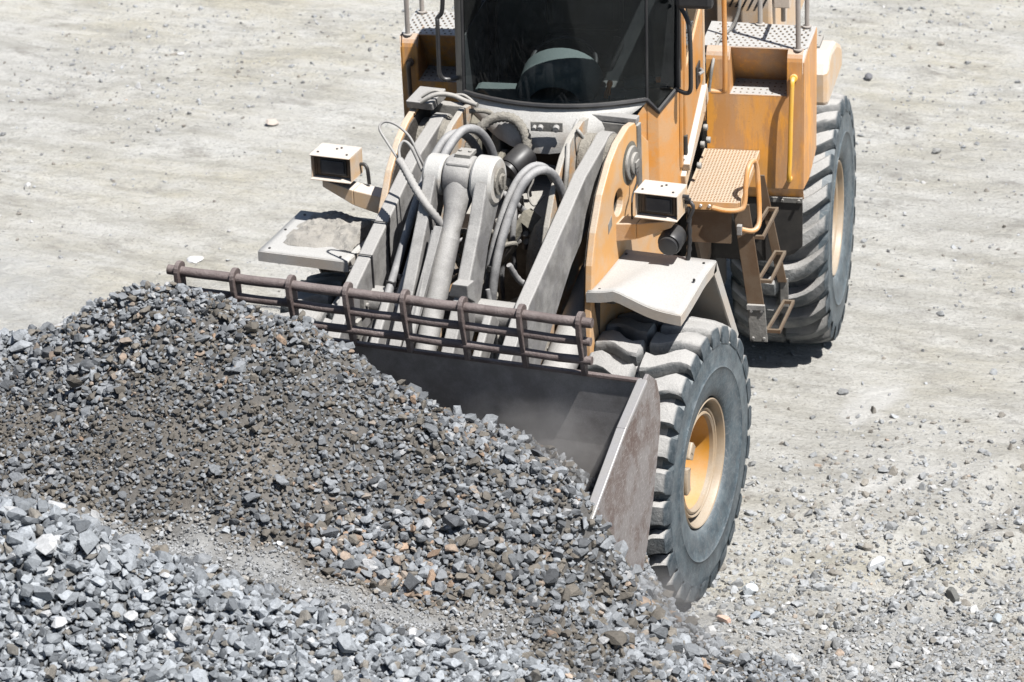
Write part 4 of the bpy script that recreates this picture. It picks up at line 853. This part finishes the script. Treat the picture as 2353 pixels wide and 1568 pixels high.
# panels right of the cowl and lower cab body
b = MB()
c1 = [(x, y) for x, y in front_curve(nn)][nn//2+1:]
b.add([(.14,-1.10,2.37),(.40,-1.06,2.50),(.49,-.995,2.63),(.49,-.985,2.30),(.40,-1.02,2.18),(.14,-1.06,2.18)], [(0,1,5),(1,2,3,4),(1,4,5)])
b.add([(-.6,-1.04,2.37),(-.5,-1.03,2.52),(-.565,-.99,2.62),(-.565,-.98,2.2),(-.6,-1.0,2.2)], [(0,1,2,3,4)])
b.build('front_panel', 'paint', cab, True)
b = MB(); pl_ = [(.452,-.955,2.60,1.90),(.49,-.998,2.612,1.88),(.552,-.974,2.545,1.87),(.637,-.80,2.622,1.93),(.637,-.72,2.622,1.98),(.452,-.72,2.60,1.98)]; m = len(pl_)
b.add([(x,y,a) for x,y,a,c in pl_]+[(x,y,c) for x,y,a,c in pl_], [tuple(range(m)), tuple(range(2*m-1,m-1,-1))]+[(i,(i+1)%m,m+(i+1)%m,m+i) for i in range(m)]); b.build('corner_panel', 'paint', cab, True, bevel=.005)
b = MB(); b.box(-.6,.44,-.98,-.75,2.08,2.36); b.box(-.61,.60,-.74,.05,2.0,2.30); b.build('cab_floor', 'brown', cab, True)
# door
dr = bpy.data.objects.new('cab_door', None); sc.collection.objects.link(dr); dr.parent = cab
b = MB(); b.plate([(-.72,2.20),(-.72,ZT-.1),(-.08,ZT-.1),(-.08,2.42)], [[(-.66,2.72),(-.66,ZT-.16),(-.14,ZT-.16),(-.14,2.88)]], .641, .665); b.build('door_panel', 'paint', dr, True, bevel=.006)
b = MB(); b.plate([(-.66,2.72),(-.66,ZT-.16),(-.14,ZT-.16),(-.14,2.88)], [], .648, .652); b.build('door_window', 'glass', dr, True)
b = MB(); b.box(.666,.676,-.36,-.24,2.46,2.60); b.build('handle_recess', 'black', dr, True, bevel=.006)
b = MB(); b.tube([(.68,-.34,2.55),(.70,-.30,2.55),(.68,-.26,2.55)], .01, 8); b.build('handle', 'bare', dr, True)
b = MB(); b.beam((.66,-.72,2.12),(.66,-.05,2.36),.05,.05); b.beam((.645,-.75,2.04),(.645,.10,2.26),.04,.09); b.beam((.655,-.06,2.2),(.655,-.06,ZT-.1),.035,.03,(0,1,0)); b.build('door_sill', 'paint_pale', cab, True, bevel=.006)
b = MB(); [b.disc((.665,y,z),(.69,y,z),.02,12) for y, z in ((-.1,2.12),(-.22,2.06),(.0,2.0),(-.35,1.98))]; b.build('sill_bolt', 'frame', cab, True)
b = MB(); b.box(.652,.672,-.735,-.70,2.20,2.32); b.build('hinge', 'chassis', cab, True, bevel=.005)
b = MB(); b.box(.60,.650,.051,.07,2.1,ZT); b.build('rear_side_panel', 'paint', cab, True)
b = MB(); b.box(-.642,-.632,-.80,.05,2.2,2.85); b.build('left_side_panel', 'cabin', cab, True)
b = MB(); b.box(-.640,-.634,-.80,-.03,2.855,ZT-.1); b.build('left_window', 'glass', cab, True)
# inside: dash cowl, steering wheel, seat
b = MB()
for k in range(13):
    a = math.pi*k/12; 
V = []
for (ro, yy, zz) in ((.235,-.86,0),(.225,-.93,-.02),(.15,-.96,-.05),(.15,-.72,-.03),(.235,-.70,.03)):
    for k in range(17):
        a = math.pi*k/16; V.append((-.05+ro*math.cos(a)*1.0, yy, 2.62+zz+ro*math.sin(a)*.72))
b.add(V, [(i*17+k, i*17+k+1, ((i+1)%5)*17+k+1, ((i+1)%5)*17+k) for i in range(5) for k in range(16)], True); b.build('instrument_cowl', 'dash', cab, True, ang=50)
b = MB(); b.box(-.55,.48,-1.0,-.70,2.345,2.60); b.box(-.55,.60,-.695,-.55,2.345,2.50); b.build('dashboard', 'dash', cab, True, bevel=.03)
b = MB(); ring = [(-.06+.19*math.cos(a), -.62+.19*math.sin(a)*.8, 2.70+.19*math.sin(a)*.5) for a in [2*math.pi*k/32 for k in range(33)]]; b.tube(ring, .013, 8); b.tube([(-.06,-.62,2.70),(-.06,-.70,2.6)], .03, 10); b.beam(ring[0], ring[16], .03, .015); b.build('steering_wheel', 'black', cab, True)
b = MB(); b.box(-.28,.20,-.45,-.06,2.56,2.68); b.box(-.27,.19,-.10,.02,2.69,3.20); b.box(-.13,.05,-.08,.01,3.22,3.42); b.build('operator_seat', 'black', cab, True, bevel=.05)
b = MB(); b.disc((.30,-.90,2.605),(.30,-.90,2.622),.05,16); b.build('dash_cap', 'dash', cab, True)
# cab outside: grab rails, mirror
def crail(pts, m, r=.013): b = MB(); b.tube(pts, r, 10, sub=5); b.build('grab_rail', m, cab, True)
crail([(-.60,-.92,2.70),(-.68,-.94,2.69),(-.715,-.95,2.72),(-.72,-.95,2.80),(-.72,-.94,3.02),(-.72,-.93,3.06),(-.69,-.93,3.12),(-.68,-.93,3.4)], 'black')
crail([(.645,-.83,2.64),(.69,-.87,2.64),(.72,-.88,2.66),(.725,-.88,2.75),(.72,-.86,3.0),(.70,-.84,3.08),(.66,-.80,3.13)], 'black')
crail([(.70,-.02,2.32),(.77,-.02,2.32),(.785,-.03,2.36),(.79,-.05,2.6),(.79,-.06,3.0),(.79,-.08,3.6)], 'paint', .015)
b = MB(); b.box(.64,.86,-.90,-.84,3.15,3.5); mr = b.build('mirror', 'black', cab, True, bevel=.03)
b = MB(); b.prism([(-.70,-.55,2.1),(-.70,-.30,2.75),(-.70,.0,2.8),(-.70,.1,2.1)], (.06,0,0)); b.build('side_guard', 'black', cab, True, bevel=.03)
b = MB(); b.box(-.84,-.64,.13,.185,1.2,2.0); b.build('left_step_box', 'brown', L, True)

# ---- access platform and ladder
HX0, HX1, HY0, HY1, HZ = .635, .945, -.62, .18, 1.87
b = MB(); ni, nj = 16, 34; dx = (HX1-HX0)/ni; dy = (HY1-HY0)/nj
for i_ in range(ni):
    for j_ in range(nj):
        x = HX0+dx*i_; y = HY0+dy*j_; cx_, cy_ = x+dx/2, y+dy/2; hw, hh = dx*.30, dy*.27
        sh = dx*.0
        if j_ % 2 and i_ == 0 and False: continue
        o = [(x,y,HZ),(x+dx,y,HZ),(x+dx,y+dy,HZ),(x,y+dy,HZ)]; n_ = [(cx_-hw,cy_-hh,HZ),(cx_+hw,cy_-hh,HZ),(cx_+hw,cy_+hh,HZ),(cx_-hw,cy_+hh,HZ)]
        lo = [(p[0],p[1],HZ-.012) for p in n_]
        b.add(o+n_+lo, [(0,1,5,4),(1,2,6,5),(2,3,7,6),(3,0,4,7),(4,5,9,8),(5,6,10,9),(6,7,11,10),(7,4,8,11)])
pf = bpy.data.objects.new('access_platform', None); sc.collection.objects.link(pf); pf.parent = L
b.build('perforated_plate', 'paint_front', pf, True, fix=False)
b = MB(); b.box(HX0-.004,HX1+.004,HY0-.012,HY0-.001,HZ-.05,HZ+.004); b.box(HX1+.001,HX1+.012,HY0,HY1,HZ-.05,HZ+.003); b.box(HX0-.012,HX0-.001,HY0,HY1,HZ-.05,HZ+.003); b.build('platform_frame', 'paint_front', pf, True, bevel=.003)
b = MB(); [b.disc((x,HY0-.012,HZ-.022),(x,HY0-.022,HZ-.022),.010,8) for x in (.73,.78)]; b.build('platform_bolt', 'bare', pf, True)
b = MB(); b.plate([(-.55,1.81),(.15,1.81),(.15,1.2),(-.1,1.15),(-.35,1.5)], [], .64, .66); b.box(.66,.90,-.60,-.57,1.60,1.815); b.build('platform_support', 'brown', pf, True)
b = MB(); b.tube([(.80,HY0-.02,HZ-.03),(.88,HY0-.03,HZ-.04),(.96,HY0-.02,HZ-.035),(.985,HY0+.0,HZ+.0),(.99,HY0+.03,HZ+.12),(1.0,HY0+.08,HZ+.20),(1.02,HY0+.16,HZ+.20),(1.035,HY0+.18,HZ+.12),(1.05,HY0+.14,HZ-.10),(1.05,HY0+.10,HZ-.18),(1.02,HY0+.06,HZ-.20),(.96,HY0+.03,HZ-.18)], .015, 10, sub=5); b.build('platform_hoop', 'paint', pf, True)
b = MB(); b.box(.935,.965,-.615,-.58,1.66,1.72); b.build('hoop_clamp', 'arm', pf, True, bevel=.004)
lad = bpy.data.objects.new('ladder', None); sc.collection.objects.link(lad); lad.parent = L
def strip(name, pts0, wdt, th, m, par): b = MB(); [b.hexa([(p[0],p[1],p[2]),(p[0]+wdt,p[1],p[2]),(p[0]+wdt,p[1]+th,p[2]),(p[0],p[1]+th,p[2])],[(q_[0],q_[1],q_[2]),(q_[0]+wdt,q_[1],q_[2]),(q_[0]+wdt,q_[1]+th,q_[2]),(q_[0],q_[1]+th,q_[2])]) for p, q_ in zip(pts0, pts0[1:])]; return b.build(name, m, par, True, bevel=.003)
strip('stringer', [(.90,-.55,1.83),(.985,-.55,1.18)], .10, .012, 'brown', lad)
strip('stringer', [(.97,-.10,1.83),(1.10,-.10,1.14)], .055, .012, 'brown', lad)
strip('lower_stringer', [(.985,-.565,1.20),(1.0,-.565,.96)], .105, .012, 'frame', lad)
strip('lower_stringer', [(1.11,-.085,1.16),(1.115,-.085,.93)], .05, .012, 'frame', lad)
b = MB(); [b.disc((x,-.566,z),(x,-.578,z),.009,8) for x, z in ((1.01,1.16),(1.07,1.16),(1.02,.985),(1.085,.985))]; b.beam((.985,-.572,1.185),(1.09,-.572,1.185),.012,.03); b.build('ladder_bolt', 'arm', lad, True)
for z in (1.62, 1.34, 1.02):
    x = .97+(1.83-z)*.155; b = MB()
    b.beam((x,-.54,z),(x+.045,-.10,z),.014,.022); b.beam((x+.075,-.54,z),(x+.10,-.10,z),.014,.022)
    b.beam((x-.005,-.53,z),(x+.08,-.53,z),.02,.02); b.beam((x+.04,-.11,z),(x+.105,-.11,z),.02,.02)
    b.build('rung', 'brown', lad, True)

# ---- thing inside the cab
b = MB(); b.lathe([(0,0),(.035,.0),(.04,.02),(.04,.13),(.03,.16),(.014,.185),(.014,.205),(0,.205)], rear((.33,-.83,2.665)), (.9,.25,.12), 20); bo = b.build('drink_bottle', 'plastic'); tag(bo, 'clear plastic bottle lying on the dashboard behind the windscreen', 'bottle')
b = MB(); b.lathe([(.0141,.184),(.017,.186),(.017,.21),(0,.21)], rear((.33,-.83,2.665)), (.9,.25,.12), 14)
M['orange'] = mat('orange_plastic', (.8, .25, .04), dust=.05, up=.1); b.build('cap', 'orange', bo)
b = MB(); b.lathe([(0,0),(.018,.0),(.02,.03),(.012,.06),(.018,.085),(.014,.105),(0,.11)], rear((.24,-.90,2.605)), (.25,0,1), 14); ft = b.build('dashboard_trinket', 'orange'); tag(ft, 'small orange object standing on the dashboard beside the bottle', 'trinket')

# ---- dust cloud in the bucket
m = bpy.data.materials.new('dust_volume'); m.use_nodes = True; nt = m.node_tree; nt.nodes.remove(nt.nodes['Principled BSDF'])
pv = N(nt, 'ShaderNodeVolumePrincipled'); pv.inputs['Color'].default_value = (.75, .72, .70, 1); pv.inputs['Anisotropy'].default_value = .2
tc = N(nt, 'ShaderNodeTexCoord'); gn = N(nt, 'ShaderNodeTexGradient', gradient_type='SPHERICAL'); nt.links.new(tc.outputs['Object'], gn.inputs[0])
nz = noise(nt, 1.6, 5, .6); dn = math_(nt, 'MULTIPLY', math_(nt, 'MULTIPLY', gn.outputs[1], ramp(nt, nz, .40, .66)), 7.0)
nt.links.new(dn, pv.inputs['Density']); nt.links.new(pv.outputs[0], nt.nodes['Material Output'].inputs['Volume'])
for i_, (c, s_) in enumerate((((.95,-3.62,1.72),(.55,.24,.42)), ((1.62,-3.75,.95),(.45,.3,.35)))):
    me = bpy.data.meshes.new('dust_cloud'); bm = bmesh.new(); bmesh.ops.create_icosphere(bm, subdivisions=3, radius=1); bm.to_mesh(me); bm.free(); me.materials.append(m)
    o = bpy.data.objects.new('dust_cloud', me); sc.collection.objects.link(o); o.location = c; o.scale = s_
    tag(o, ('faint grey dust drifting up inside the bucket', 'thin dust rising where gravel slides off the bucket corner')[i_], None, None, 'stuff')
